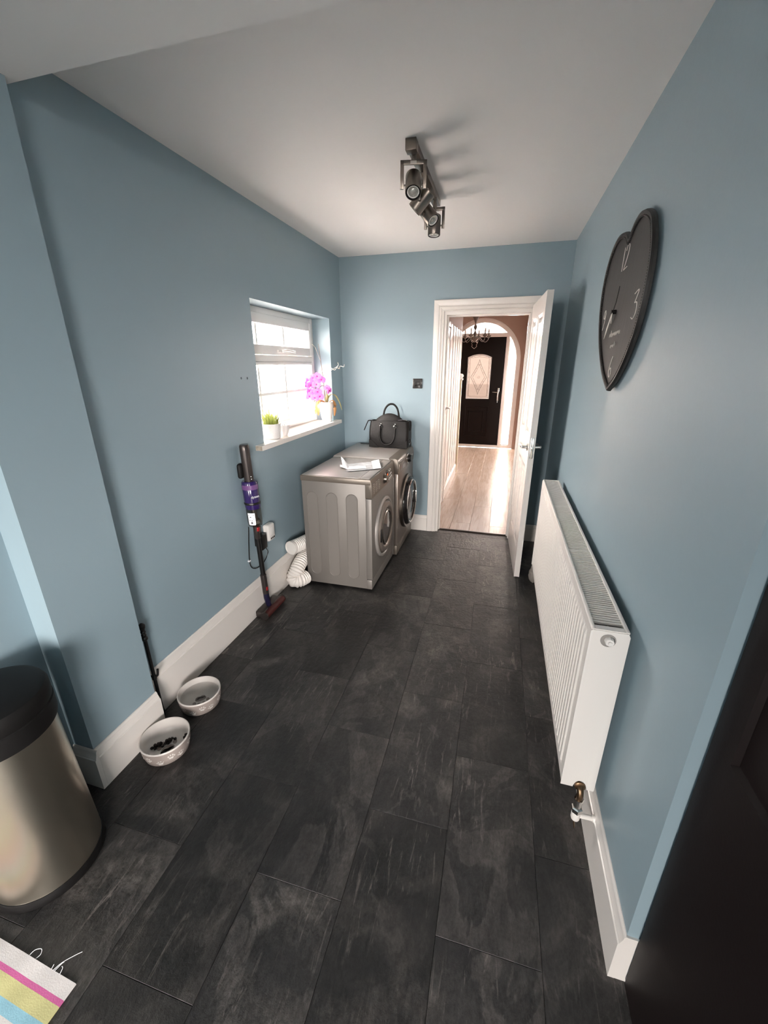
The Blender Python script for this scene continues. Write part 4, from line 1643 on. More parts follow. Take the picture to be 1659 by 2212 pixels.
b.cap(vs[0], True); b.cap(vs[-1])
bgbody = b.build('bag_body', LEATHER, bag, angle=60)
b = MB()
rows = []
for i in range(13):
    u = i / 12
    x = -0.165 + 0.30 * u
    h = 0.212 + 0.082 * sin(pi * min(1, max(0, (u - 0.02)))) ** 0.8
    rows.append([V((x, -0.004, 0.195)), V((x, 0.002, 0.2 + (h - 0.2) * 0.7)), V((x, 0.014, h)), V((x, 0.026, 0.2 + (h - 0.2) * 0.7)), V((x, 0.036, 0.195))])
vs = b.grid(rows, closed_v=True)
b.cap(vs[0]); b.cap(vs[-1], True)
b.build('zip_gusset', LEATHER, bag, angle=60)
b = MB()
b.tube([(0.075, -0.02, 0.240), (0.12, -0.015, 0.242), (0.16, -0.01, 0.238)], 0.004, 8)
b.build('zip', CHROME, bag)
b = MB()
b.tube(catmull([(-0.072, 0.035, 0.19), (-0.074, 0.032, 0.26), (-0.060, 0.030, 0.325), (-0.025, 0.03, 0.366), (0.020, 0.03, 0.370), (0.055, 0.03, 0.335), (0.070, 0.032, 0.27), (0.076, 0.035, 0.19)], 5), 0.0085, 12)
part(b.build('handle', LEATHER, bag), 'handle looped upright')
b = MB()
b.tube(catmull([(-0.068, -0.055, 0.205), (-0.072, -0.078, 0.17), (-0.072, -0.090, 0.10), (-0.050, -0.092, 0.048), (-0.010, -0.094, 0.030), (0.035, -0.092, 0.045), (0.060, -0.088, 0.09), (0.064, -0.076, 0.16), (0.060, -0.055, 0.205)], 5), 0.008, 12)
part(b.build('handle', LEATHER, bag), 'handle hanging down the front')
for x in (-0.068, 0.062):
    b = MB()
    b.tube([(x + 0.011 * cos(2 * pi * k / 12), -0.072, 0.185 + 0.013 * sin(2 * pi * k / 12)) for k in range(12)], 0.003, 6, closed=True)
    b.ball((x, -0.056, 0.207), 0.008, seg=10, rings=6)
    b.build('handle_ring', CHROME, bag)
b = MB()
b.tube(catmull([(-0.165, -0.02, 0.226), (-0.195, -0.03, 0.230), (-0.212, -0.035, 0.20), (-0.236, -0.04, 0.145)], 5), 0.012, 8, flat=0.35)
b.build('side_tab', LEATHER, bag)
b = MB()
b.tube(catmull([(0.165, 0.0, 0.226), (0.185, 0.0, 0.232), (0.190, -0.002, 0.20), (0.188, -0.002, 0.155)], 5), 0.016, 8, flat=0.35)
b.build('side_tab', LEATHER, bag)
b = MB()
b.tube(catmull([(-0.170, 0.03, 0.05), (-0.185, 0.03, 0.02), (-0.215, 0.03, 0.006), (-0.27, 0.03, 0.0055), (-0.30, 0.035, 0.0055)], 5), 0.0055, 8, flat=0.6)
b.build('shoulder_strap', LEATHER, bag)
b = MB()
b.tube([(0.188 + 0.008 * cos(2 * pi * k / 10), -0.01, 0.035 + 0.01 * sin(2 * pi * k / 10)) for k in range(10)], 0.0028, 6, closed=True)
b.build('strap_ring', CHROME, bag)
b = MB()
b.tube(catmull([(0.172, 0.0, 0.09), (0.19, -0.004, 0.06), (0.196, -0.01, 0.03), (0.188, -0.012, 0.006)], 5), 0.006, 8, flat=0.5)
b.build('strap_end', LEATHER, bag)
for sx_ in (-1, 1):
    b = MB()
    b.prism([(sx_ * 0.176, 0.003), (sx_ * 0.176, 0.07), (sx_ * 0.15, 0.062), (sx_ * 0.085, 0.003)], 0.004, 'xz', -0.0815)
    b.build('corner_patch', LEATHER, bag)

# ================================================================== WALL THERMOSTAT / SWITCH
th = thing('light_switch', 'square black glossy switch plate on the end wall beside the doorway', 'switch', (-0.739, YB, 1.404))
b = MB()
b.box(-0.0435, 0.0435, -0.010, 0.0, -0.0425, 0.0425, bev=0.004)
b.build('plate', mat('smoked_black_acrylic', (0.035, 0.033, 0.032), 0.15, coat=0.6), th)
b = MB()
b.box(-0.026, 0.022, -0.013, -0.008, -0.018, 0.018, bev=0.002)
b.build('rocker', BLACK, th)

# ================================================================== DUCT HOSE
def hose(path, r, pitch, name, parent):
    pts = catmull(path, 14)
    # resample evenly
    out = [pts[0]]
    acc = 0
    step = pitch / 6
    prev = pts[0]
    for p in pts[1:]:
        d = (p - prev).length
        while acc + d >= step:
            t = (step - acc) / d
            prev = prev + (p - prev) * t
            out.append(prev.copy())
            d = (p - prev).length
            acc = 0
        acc += d
        prev = p
    rad = [r * (1 + 0.085 * cos(2 * pi * i / 6)) for i in range(len(out))]
    b = MB()
    b.tube(out, rad, 24, caps=False)
    return b.build(name, HOSE, parent, angle=80)
vh = thing('vent_hose', 'white ribbed flexible vent hose coiled beside the dryer', 'hose', (-1.36, 2.445, 0))
hose([(-0.032, 0.00, 0.300), (-0.010, 0.075, 0.296), (0.005, 0.16, 0.288), (0.008, 0.32, 0.26), (0.004, 0.44, 0.22), (0.002, 0.34, 0.200), (0.002, 0.20, 0.190)], 0.049, 0.0165, 'upper_run', vh)
hose([(0.004, 0.20, 0.186), (0.004, 0.08, 0.168), (0.000, 0.005, 0.130), (-0.014, -0.030, 0.082), (0.000, -0.038, 0.057), (0.030, -0.012, 0.054), (0.050, 0.045, 0.054)], 0.050, 0.0165, 'coiled_run', vh)
b = MB()
b.lathe([(0.0535, -0.004), (0.0535, 0.016), (0.049, 0.018), (0.047, 0.0), (0.0, 0.004)], (0, 0, 0), 'z', 28, mtx=Matrix.Translation((-0.032, 0.00, 0.300)) @ V((0.28, 0.95, -0.05)).to_track_quat('Z', 'X').to_matrix().to_4x4(), caps=False)
b.build('hose_collar', HOSE, vh)

# ================================================================== STICK VACUUM
vc = thing('stick_vacuum', 'purple and black cordless stick vacuum standing against the left wall', 'vacuum', (-1.385, 2.085, 0))
A0, A1 = V((0.004, -0.030, 0.08)), V((-0.028, -0.036, 1.132))
def ax(z):
    t = (z - A0.z) / (A1.z - A0.z)
    return A0 + (A1 - A0) * t
def axl(prof, n=24, m=None, b=None, off=(0, 0, 0)):
    """lathe along the leaning axis; prof of (r, z)"""
    rows = []
    for r, z in prof:
        c = ax(z) + V(off)
        rows.append([c + V((r * cos(2 * pi * k / n), r * sin(2 * pi * k / n), 0)) for k in range(n)])
    vs = b.grid(rows, closed_v=True, m=m)
    if prof[0][0] > 1e-4:
        b.cap(vs[0], True, m)
    if prof[-1][0] > 1e-4:
        b.cap(vs[-1], False, m)
b = MB()
axl([(0.027, 0.915), (0.028, 0.93), (0.0285, 1.10), (0.028, 1.122), (0.024, 1.131), (0.0, 1.133)], b=b)
hd = part(b.build('handle', GUNMETAL, vc), 'gunmetal tube handle')
b = MB()
c = ax(0.97)
b.box(c.x - 0.0425, c.x - 0.014, c.y - 0.050, c.y - 0.006, 0.935, 1.025, bev=0.014, seg=3)
part(b.build('wall_dock', BLACKM, vc), 'black rounded wall dock')
for z in (0.945, 0.93):
    b = MB()
    c = ax(z)
    b.ball((c.x + 0.026, c.y - 0.012, z), 0.004, seg=8, rings=6)
    b.build('indicator', CHROME, hd)
b = MB()
axl([(0.030, 0.917), (0.042, 0.916), (0.0465, 0.908), (0.0465, 0.762), (0.044, 0.745), (0.030, 0.744)], b=b)
pb = part(b.build('motor_body', PURPLE, vc), 'translucent purple body')
b = MB()
axl([(0.0472, 0.868), (0.0474, 0.895), (0.046, 0.897)], b=b, n=32)
part(b.build('filter_band', PURPLEL, pb), 'pale purple filter band')
b = MB()
axl([(0.0455, 0.790), (0.0485, 0.785), (0.0485, 0.776), (0.0455, 0.772)], b=b)
b.build('catch_ring', BLACK, pb)
b = MB()
axl([(0.0445, 0.744), (0.0445, 0.66), (0.041, 0.636), (0.028, 0.628)], b=b, n=32)
part(b.build('dust_bin', CLEARP, vc), 'clear plastic dust bin')
b = MB()
axl([(0.018, 0.742), (0.018, 0.69), (0.024, 0.65), (0.022, 0.634)], b=b, m=NICKEL)
axl([(0.0, 0.6455), (0.036, 0.650), (0.030, 0.668), (0.0, 0.675)], b=b, m=GREYF)
b.build('cyclone', NICKEL, vc)
# paper tag wrapped on the bin, facing the room
def dirv(a):
    return V((cos(a), sin(a), 0))
fa = R(-48)           # towards the camera
b = MB()
rows = []
for z in (0.725, 0.655, 0.648):
    c = ax(z)
    wd = 0.5 if z > 0.65 else 0.42
    rows.append([c + dirv(fa - 0.55 + (-wd + 2 * wd * k / 6)) * 0.0458 + V((0, 0, 0)) for k in range(7)])
b.grid(rows)
tagp = part(b.build('care_tag', PAPER, vc), 'white paper tag with small black symbols')
b = MB()
for z, aa, s_ in ((0.712, -0.35, 0.003), (0.712, 0.3, 0.003), (0.700, -0.1, 0.0055), (0.688, 0.32, 0.003), (0.680, -0.25, 0.004), (0.678, 0.05, 0.004)):
    p = ax(z) + dirv(fa - 0.55 + aa) * 0.0462
    b.ball(p, s_, sz=0.35, seg=6, rings=4)
p = ax(0.663) + dirv(fa - 0.55) * 0.0460
b.ball(p, 0.008, seg=4, rings=2)
b.build('tag_symbols', INK, tagp)
b = MB()
axl([(0.020, 0.632), (0.0185, 0.60), (0.0175, 0.545), (0.0145, 0.540)], b=b)
cf = b.build('wand_cuff', GUNMETAL, vc)
b = MB()
c = ax(0.607)
b.box(c.x + 0.006, c.x + 0.022, c.y - 0.014, c.y + 0.006, 0.595, 0.622, bev=0.003)
part(b.build('release_button', RED, cf), 'red release button')
b = MB()
axl([(0.0155, 0.545), (0.0155, 0.275)], b=b)
b.build('wand', BLACK, vc)
b = MB()
axl([(0.016, 0.292), (0.0195, 0.288), (0.0195, 0.16), (0.0185, 0.150)], b=b)
cf2 = b.build('lower_cuff', GUNMETAL, vc)
b = MB()
c = ax(0.19)
b.box(c.x + 0.008, c.x + 0.0215, c.y - 0.012, c.y + 0.004, 0.178, 0.203, bev=0.003)
b.build('release_button', RED, cf2)
b = MB()
b.tube([ax(0.158), ax(0.12), V((0.004, -0.02, 0.075)), V((0.004, -0.012, 0.045))], [0.0185, 0.019, 0.0185, 0.016], 16)
part(b.build('swivel_neck', mat('navy_plastic', (0.012, 0.010, 0.035), 0.25), vc), 'navy swivel neck')
b = MB()
b.box(-0.044, 0.030, -0.108, 0.115, 0.004, 0.050, bev=0.012, seg=3)
head = part(b.build('cleaner_head', GUNMETAL, vc), 'floor head')
b = MB()
b.cyl((0.030, -0.106, 0.029), (0.030, 0.113, 0.029), 0.0235, 20)
b.build('brush_bar', MAROON, head)
b = MB()
n_ = 14
rows = []
for y in (-0.110, 0.117):
    rows.append([V((0.030 + 0.027 * cos(R(-20 + 150 * k / n_)), y, 0.030 + 0.027 * sin(R(-20 + 150 * k / n_)))) for k in range(n_ + 1)])
b.grid(rows)
part(b.build('brush_cover', CLEARP, head), 'clear brush cover')
b = MB()
b.cyl((0.028, -0.118, 0.030), (0.028, -0.108, 0.030), 0.0275, 20)
b.build('end_cap', GUNMETAL, head)
b = MB()
b.cyl((0.028, 0.113, 0.030), (0.028, 0.121, 0.030), 0.0275, 20)
b.build('end_cap', GUNMETAL, head)
# maker's lettering on the purple body
c = ax(0.825)
la = R(-30)
nrm = dirv(la)
tang = V((-sin(la), cos(la), 0))
mt = Matrix((tang, V((0, 0, 1)), nrm)).transposed().to_4x4()
mt.translation = c + nrm * 0.0466
text_part('dyson', 0.022, 'lettering', PAPER, pb, mt, 0.0006)

# charger and cable
ch_ = thing('plug_charger', 'black plug-in charger on the left wall behind the vacuum', 'charger', (XL, 2.135, 0.50), 90)
b = MB()
b.box(-0.032, 0.032, -0.050, -0.008, -0.068, 0.030, bev=0.006)
b.box(-0.040, 0.040, -0.010, 0.0, -0.04, 0.075, bev=0.004)
b.build('housing', BLACK, ch_)
b = MB()
cab = [(0.035, -0.032, -0.066), (0.040, -0.03, -0.085), (0.070, -0.02, -0.125), (0.05, -0.012, -0.165), (0.0, -0.010, -0.186), (-0.07, -0.010, -0.180), (-0.116, -0.010, -0.150), (-0.128, -0.009, -0.10), (-0.116, -0.009, 0.0), (-0.100, -0.008, 0.08), (-0.092, -0.007, 0.118)]
b.tube(catmull([V(p) for p in cab], 6), 0.0028, 8)
part(b.build('cable', BLACK, ch_), 'thin black looping cable')
b = MB()
b.box(-0.134, -0.118, -0.012, 0.0, -0.105, -0.095)
b.build('cable_clip', PAPER, ch_)
pg = thing('plug_adapter', 'rounded white plug adapter with three ports on the left wall beside the vacuum', 'adapter', (XL, 2.232, 0.515), 90)
b = MB()
b.box(-0.040, 0.044, -0.050, 0.0, -0.062, 0.055, bev=0.016, seg=4)
ad = b.build('housing', CERAMIC, pg)
b = MB()
b.box(-0.022, 0.028, -0.0515, -0.048, -0.02, 0.035, bev=0.0015)
b.build('face_panel', UPVC, ad)
for k in range(3):
    b = MB()
    b.box(-0.022 + k * 0.018, -0.010 + k * 0.018, -0.0512, -0.047, -0.048, -0.036)
    part(b.build('port', BLACK, ad), 'dark port')

# ================================================================== WALKING STICK IN THE CORNER
sk = thing('fire_poker', 'dark knobbed metal poker leaning in the corner behind the pier', 'poker', (-1.416, 1.160, 0))
def pk(t):
    return V((0, 0.004, 0.02)) + (V((-0.004, 0.003, 0.512)) - V((0, 0.004, 0.02))) * t
b = MB()
b.tube([pk(0.0), pk(0.82)], 0.0075, 10)
b.build('shaft', BLACKM, sk)
b = MB()
for t, r in ((0.82, 0.009), (0.84, 0.013), (0.86, 0.009), (0.88, 0.0105), (0.90, 0.0085), (0.92, 0.0105), (0.94, 0.0085), (0.955, 0.0125), (0.975, 0.0135), (0.99, 0.009), (1.0, 0.003)):
    pass
ts = [(0.82, 0.009), (0.835, 0.0135), (0.85, 0.013), (0.862, 0.009), (0.88, 0.0115), (0.895, 0.0085), (0.91, 0.0115), (0.925, 0.0085), (0.94, 0.010), (0.955, 0.0135), (0.975, 0.0145), (0.99, 0.010), (1.0, 0.003)]
b.tube([pk(t) for t, r in ts], [r for t, r in ts], 12)
part(b.build('knobbed_grip', BLACK, sk), 'knobbed grip')
b = MB()
b.tube(catmull([pk(0.42) + V((-0.016, -0.004, 0)), pk(0.42), pk(0.43) + V((0.014, 0.006, 0.0)), pk(0.47) + V((0.018, 0.01, 0.012))], 5), [0.005] * 16, 8)
b.lathe([(0.008, -0.012), (0.0105, -0.008), (0.0105, 0.006), (0.008, 0.010)], pk(0.41), 'z', 10)
b.build('hook', BLACKM, sk)
b = MB()
b.tube([V((0, 0.004, 0.0)), pk(0.0), pk(0.05)], [0.0095, 0.010, 0.0078], 10)
b.build('tip', BLACKM, sk)

# ================================================================== DOG BOWLS
def paw(b, place, s):
    """paw print of a pad and four toes; place(u, v) -> (point, normal, tangent_u, tangent_v)"""
    def blob(u, v, ru, rv, h):
        p, n_, tu, tv = place(u * s, v * s)
        seg = 12
        ring1 = [p + tu * (ru * s * cos(2 * pi * k / seg)) + tv * (rv * s * sin(2 * pi * k / seg)) for k in range(seg)]
        ring2 = [p + n_ * h + tu * (ru * s * 0.86 * cos(2 * pi * k / seg)) + tv * (rv * s * 0.86 * sin(2 * pi * k / seg)) for k in range(seg)]
        vs = b.grid([ring1, ring2], closed_v=True)
        b.cap(vs[-1])
    blob(0, -0.20, 0.42, 0.26, 0.0008)
    blob(-0.16, -0.32, 0.22, 0.2, 0.0008)
    blob(0.16, -0.32, 0.22, 0.2, 0.0008)
    blob(-0.50, 0.12, 0.14, 0.20, 0.0008)
    blob(-0.19, 0.36, 0.14, 0.21, 0.0008)
    blob(0.19, 0.36, 0.14, 0.21, 0.0008)
    blob(0.50, 0.12, 0.14, 0.20, 0.0008)


def bowl(loc, label, angs, inner_rot):
    o = thing('dog_bowl', label, 'pet bowl', loc, 0, 'paw print dog bowls by the skirting')
    b = MB()
    b.lathe([(0.0, 0.003), (0.080, 0.003), (0.084, 0.0), (0.088, 0.003), (0.094, 0.03), (0.0985, 0.068)], (0, 0, 0), 'z', 56, caps=False, m=STONEW)
    b.lathe([(0.0985, 0.068), (0.0985, 0.073), (0.0965, 0.0755), (0.0935, 0.0745), (0.091, 0.066), (0.086, 0.03), (0.080, 0.016), (0.066, 0.011), (0.0, 0.010)], (0, 0, 0), 'z', 56, caps=False, m=PAWW)
    b.build('bowl_body', STONEW, o, angle=50)
    for i, (adeg, zc_, tw) in enumerate(angs):
        a0 = R(adeg)
        def place(u, v, a0=a0, zc_=zc_, tw=tw):
            uu = u * cos(tw) - v * sin(tw)
            vv = u * sin(tw) + v * cos(tw)
            z = zc_ + vv
            r = 0.0888 + (0.0985 - 0.0888) * (z - 0.003) / 0.065 + 0.0003
            a = a0 + uu / r
            p = V((r * cos(a), r * sin(a), z))
            return p, V((cos(a), sin(a), 0)), V((-sin(a), cos(a), 0)), V((0, 0, 1))
        b = MB()
        paw(b, place, 0.0235)
        b.build('paw_print', PAWW, o)
    b = MB()
    cr, sr = cos(R(inner_rot)), sin(R(inner_rot))
    def placef(u, v):
        return V((u * cr - v * sr, u * sr + v * cr, 0.0112)), V((0, 0, 1)), V((cr, sr, 0)), V((-sr, cr, 0))
    paw(b, placef, 0.062)
    part(b.build('inner_paw_print', PAWG, o), 'large taupe paw print inside')
    return o
A_ = [(-130, 0.030, 0.2), (-100, 0.040, -0.2), (-72, 0.025, 0.15), (-45, 0.042, -0.2), (-22, 0.030, 0.25), (10, 0.038, 0), (40, 0.03, 0.2)]
bowl((-1.295, 1.277, 0), 'pet bowl full of water, farther from the bin beside the skirting', [(a, z, t) for a, z, t in A_], -135)
bowl((-1.262, 1.020, 0), 'pet bowl with leftover dark kibble, nearer the bin beside the pier skirting', [(a + 9, z, t) for a, z, t in A_], 50)
b = MB()
b.lathe([(0.0, 0.0455), (0.0868, 0.0455), (0.0874, 0.048), (0.0, 0.048)], (0, 0, 0), 'z', 48, caps=False)
o = b.build('water', WATER, None, (-1.295, 1.277, 0))
tag(o, 'still clear water in the farther dog bowl', 'water', None, 'stuff')
rnd = random.Random(11)
kb = None
spots = []
for k in range(15):
    t = k / 14
    spots.append((-0.052 + 0.060 * t + rnd.uniform(-0.010, 0.010), -0.030 + 0.062 * t + rnd.uniform(-0.009, 0.009), 0))
for k in range(7):
    t = k / 6
    spots.append((-0.046 + 0.050 * t + rnd.uniform(-0.007, 0.007), -0.020 + 0.055 * t + rnd.uniform(-0.006, 0.006), 1))
spots += [(0.004, -0.034, 0), (0.012, -0.028, 0), (0.008, -0.044, 0), (0.045, 0.052, 0), (0.055, 0.046, 0), (0.052, 0.056, 1)]
for i, (dx, dy, lay) in enumerate(spots):
    if kb is None:
        b = MB()
        b.ball((0, 0, 0), 0.0072, 1.0, 0.9, 0.72, seg=8, rings=6)
        for v in b.b.verts:
            v.co *= 1 + rnd.uniform(-0.12, 0.12)
        kb = b.build('kibble', KIB)
        o = kb
    else:
        o = kb.copy()
        COL.objects.link(o)
    rr_ = sqrt(dx * dx + dy * dy)
    zz = 0.0105 + 0.005 + (0.010 * max(0, rr_ - 0.058) / 0.02)
    o.location = (-1.262 + dx, 1.020 + dy, zz + lay * 0.0095)
    o.rotation_euler = (rnd.uniform(-.4, .4), rnd.uniform(-.4, .4), rnd.uniform(0, 6))
    if i < 22:
        tag(o, 'small dark brown kibble piece in the heap across the nearer dog bowl', 'dog food', 'heaped kibble in the nearer dog bowl')
    elif i < 25:
        tag(o, 'dark kibble piece fallen apart from the heap over the inner paw print', 'dog food', 'loose kibble over the inner paw print')
    else:
        tag(o, 'dark kibble piece alone against the far right rim of the bowl', 'dog food', 'kibble by the far right bowl rim')

# ================================================================== BIN
bn = thing('kitchen_bin', 'round brushed steel kitchen bin with black lid at the left edge', 'bin', (-1.325, 0.567, 0))
b = MB()
b.lathe([(0.140, 0.030), (0.147, 0.034), (0.132, 0.585), (0.128, 0.59)], (0, 0, 0), 'z', 72)
b.build('body', STEEL, bn)
b = MB()
b.lathe([(0.135, 0.0), (0.150, 0.0), (0.1535, 0.006), (0.1530, 0.022), (0.149, 0.034), (0.142, 0.036)], (0, 0, 0), 'z', 72)
part(b.build('base_ring', BLACK, bn), 'black plastic base ring')
b = MB()
b.lathe([(0.128, 0.566), (0.139, 0.566), (0.142, 0.58), (0.142, 0.628), (0.138, 0.632)], (0, 0, 0), 'z', 72)
part(b.build('lid_collar', BLACKM, bn), 'black plastic lid collar')
b = MB()
b.lathe([(0.138, 0.631), (0.141, 0.636), (0.1405, 0.672), (0.134, 0.686), (0.120, 0.692), (0.06, 0.699), (0.0, 0.700)], (0, 0, 0), 'z', 72)
part(b.build('lid', BLACKM, bn), 'black domed lid')

# ================================================================== RUG
rg = thing('rug', 'striped pink, yellow and white cotton rug at the bottom left corner', 'rug', (-0.961, 0.357, 0.0006), -2.5)
b = MB()
NX, NY = 40, 30
WX, LY = 0.62, 0.6
rows_t, rows_b = [], []
for i in range(NX + 1):
    x = -WX * i / NX
    rows_t.append([V((x + 0.18 * (-LY * j / NY) * 0, -LY * j / NY, 0.0055 + 0.0012 * sin(x * 60) * sin(j * 0.9) + 0.0012 * sin(x * 23 + j * .3))) for j in range(NY + 1)])
    rows_b.append([V((x, -LY * j / NY, 0.0)) for j in range(NY + 1)])
# shear so the right edge runs towards the viewer
def shear(p):
    return V((p.x + 0.30 * p.y * 0 + 0.0, p.y, p.z))
vt = b.grid(rows_t); vb_ = b.grid(rows_b)
edge = lambda vs: [r[0] for r in vs] + [vs[-1][j] for j in range(1, NY + 1)] + [vs[i][NY] for i in range(NX - 1, -1, -1)] + [vs[0][j] for j in range(NY - 1, 0, -1)]
e1, e2 = edge(vt), edge(vb_)
for i in range(len(e1)):
    try:
        b.b.faces.new([e1[i], e1[(i + 1) % len(e1)], e2[(i + 1) % len(e1)], e2[i]])
    except ValueError:
        pass
b.build('weave', RUG, rg)
for pts in ([(-0.180, 0.0, 0.004), (-0.172, 0.012, 0.010), (-0.160, 0.020, 0.006), (-0.152, 0.012, 0.004), (-0.156, 0.0, 0.004)], [(-0.085, 0.0, 0.004), (-0.074, 0.018, 0.008), (-0.056, 0.040, 0.006), (-0.045, 0.052, 0.004)], [(-0.080, 0.0, 0.004), (-0.073, 0.016, 0.008), (-0.070, 0.020, 0.008)], [(-0.060, 0.0, 0.004), (-0.062, 0.010, 0.008), (-0.068, 0.012, 0.007)], [(-0.092, 0.0, 0.004), (-0.092, 0.008, 0.008)]):
    b = MB()
    b.tube(catmull(pts, 6), 0.0009, 6)
    part(b.build('loose_thread', PAPER, rg), 'frayed white thread')

# ================================================================== BLACK TALL UNIT
un = thing('tall_unit', 'tall black panelled kitchen unit at the right edge', 'cupboard', (0.452, 0.748, 0), -90)
# local x runs towards the viewer, local y into the unit
b = MB()
b.box(0.0, 0.78, 0.022, 0.60, 0.0, 2.2)
b.build('carcass', UNITBLK, un)
b = MB()
UW = 0.76
def ubx(x0, x1, z0, z1, y0=0.0):
    b.box(x0, x1, y0, 0.021, z0, z1)
Z0, Z1 = 0.012, 2.18
P = (0.064, UW - 0.064, 0.885, Z1 - 0.064)
ubx(0.002, P[0], Z0, Z1); ubx(P[1], UW, Z0, Z1); ubx(P[0], P[1], Z0, P[2]); ubx(P[0], P[1], P[3], Z1)
udoor = b.build('unit_door', UNITBLK, un)
b = MB()
rows = []
for ins, y_ in ((0.0, 0.0), (0.003, 0.0), (0.010, 0.009), (0.012, 0.0095)):
    rows.append([V((P[0] + ins, y_, P[2] + ins)), V((P[1] - ins, y_, P[2] + ins)), V((P[1] - ins, y_, P[3] - ins)), V((P[0] + ins, y_, P[3] - ins))])
vs = b.grid(rows, closed_v=True)
b.cap(vs[-1])
part(b.build('recessed_panel', UNITBLK, udoor, angle=12), 'recessed door panel')

# ================================================================== PLANTS ON THE SILL
SZ = 1.0922
gp = thing('potted_grass', 'tufted yellow green grass in a white textured pot on the window sill', 'plant', (-1.492, 2.500, SZ))
b = MB()
b.lathe([(0.0, 0.0), (0.052, 0.0), (0.055, 0.003), (0.0605, 0.094), (0.0612, 0.098), (0.0585, 0.0985), (0.056, 0.088), (0.0, 0.086)], (0, 0, 0), 'z', 40, caps=False)
pot = b.build('pot', POT, gp)
b = MB()
for k in range(16):
    a = 2 * pi * k / 16
    for r_ in range(7):
        z0 = 0.012 + r_ * 0.0115
        rr0 = 0.0555 + 0.0052 * z0 / 0.094
        p0 = V(((rr0) * cos(a), rr0 * sin(a), z0))
        a2 = a + 2 * pi / 32
        z2 = z0 + 0.011
        rr2 = 0.0555 + 0.0052 * z2 / 0.094
        p1 = V((rr2 * cos(a2), rr2 * sin(a2), z2))
        a3 = a + 2 * pi / 16
        p2 = V((rr0 * cos(a3), rr0 * sin(a3), z0))
        b.tube([p0, p1, p2], 0.0014, 4)
hb = b.build('herringbone_relief', POT, pot)
hb['kind'] = 'stuff'
b = MB()
b.lathe([(0.0, 0.088), (0.0562, 0.0875)], (0, 0, 0), 'z', 24, caps=False)
b.build('soil', SOIL, gp)
b = MB()
rnd = random.Random(5)
def blade(b, base, d, L_, lean, w0, m=None, curl=1.0):
    """tapering blade: base point, horizontal direction, length, lean"""
    side = V((-d.y, d.x, 0))
    rows = []
    n = 6
    for i in range(n + 1):
        t = i / n
        p = base + d * (lean * t ** 1.6 * L_) + V((0, 0, L_ * (t - 0.30 * curl * lean * t * t)))
        w = w0 * (1 - t) ** 0.6 * (0.7 + 0.6 * min(1, t * 3)) + 0.0002
        c = 0.25 * w
        rows.append([p - side * w, p - d * c, p + side * w])
    b.grid(rows, m=m)
for k in range(210):
    a = rnd.uniform(0, 2 * pi)
    r_ = 0.050 * sqrt(rnd.random())
    d = V((cos(a + rnd.uniform(-.5, .5)), sin(a + rnd.uniform(-.5, .5)), 0))
    blade(b, V((r_ * cos(a), r_ * sin(a), 0.086)), d, rnd.uniform(0.06, 0.125), rnd.uniform(0.05, 0.30) + 0.40 * r_ / 0.05, rnd.uniform(0.0016, 0.0030))
gb = b.build('grass_blades', GRASS, gp, angle=80)
gb['kind'] = 'stuff'

# scalloped silver bowl of trinkets
pc = thing('trinket_pot', 'small ribbed white pot filled with silvery trinkets beside the potted grass', 'pot', (-1.466, 2.612, SZ))
b = MB()
rows = []
for r_, z in ((0.0, 0.0), (0.026, 0.0), (0.028, 0.003), (0.036, 0.025), (0.0415, 0.05), (0.043, 0.070), (0.0435, 0.076), (0.0405, 0.0765), (0.039, 0.060), (0.0, 0.055)):
    ring = []
    for k in range(64):
        a = 2 * pi * k / 64
        rr_ = r_ * (1 + (0.035 * abs(cos(a * 8)) if 0.003 < z and r_ > 0.03 else 0))
        ring.append(V((rr_ * cos(a), rr_ * sin(a), z)))
    rows.append(ring)
b.grid(rows, closed_v=True)
b.build('pot', POT, pc, angle=60)
rnd = random.Random(8)
b = MB()
for k in range(26):
    a = rnd.uniform(0, 6.28); r_ = 0.034 * sqrt(rnd.random())
    c = V((r_ * cos(a), r_ * sin(a), 0.066 + rnd.uniform(0, 0.022) * (1 - r_ / 0.045)))
    mt = Matrix.Rotation(rnd.uniform(0, 6), 3, 'Z') @ Matrix.Rotation(rnd.uniform(0, 3), 3, 'X')
    R0 = rnd.uniform(0.006, 0.011)
    b.tube([c + mt @ V((R0 * cos(2 * pi * j / 9), R0 * sin(2 * pi * j / 9), 0)) for j in range(9)], 0.0024, 5, closed=True)
    b.ball(c, 0.006, seg=6, rings=4)
tr = b.build('trinkets', mat('silvery_trinkets', (0.55, 0.52, 0.50), 0.3, 0.5), pc)
tr['kind'] = 'stuff'

# orchid
oc = thing('potted_orchid', 'pink flowering orchid with a tall cane in a tapered white pot on the sill', 'plant', (-1.470, 3.402, SZ))
b = MB()
b.lathe([(0.0, 0.0), (0.036, 0.0), (0.039, 0.003), (0.050, 0.05), (0.0575, 0.11), (0.060, 0.160), (0.0605, 0.168), (0.058, 0.169), (0.055, 0.155), (0.0, 0.150)], (0, 0, 0), 'z', 40, caps=False)
b.build('pot', POT, oc)
b = MB()
b.lathe([(0.0, 0.153), (0.056, 0.152)], (0, 0, 0), 'z', 24, caps=False)
b.build('soil', SOIL, oc)
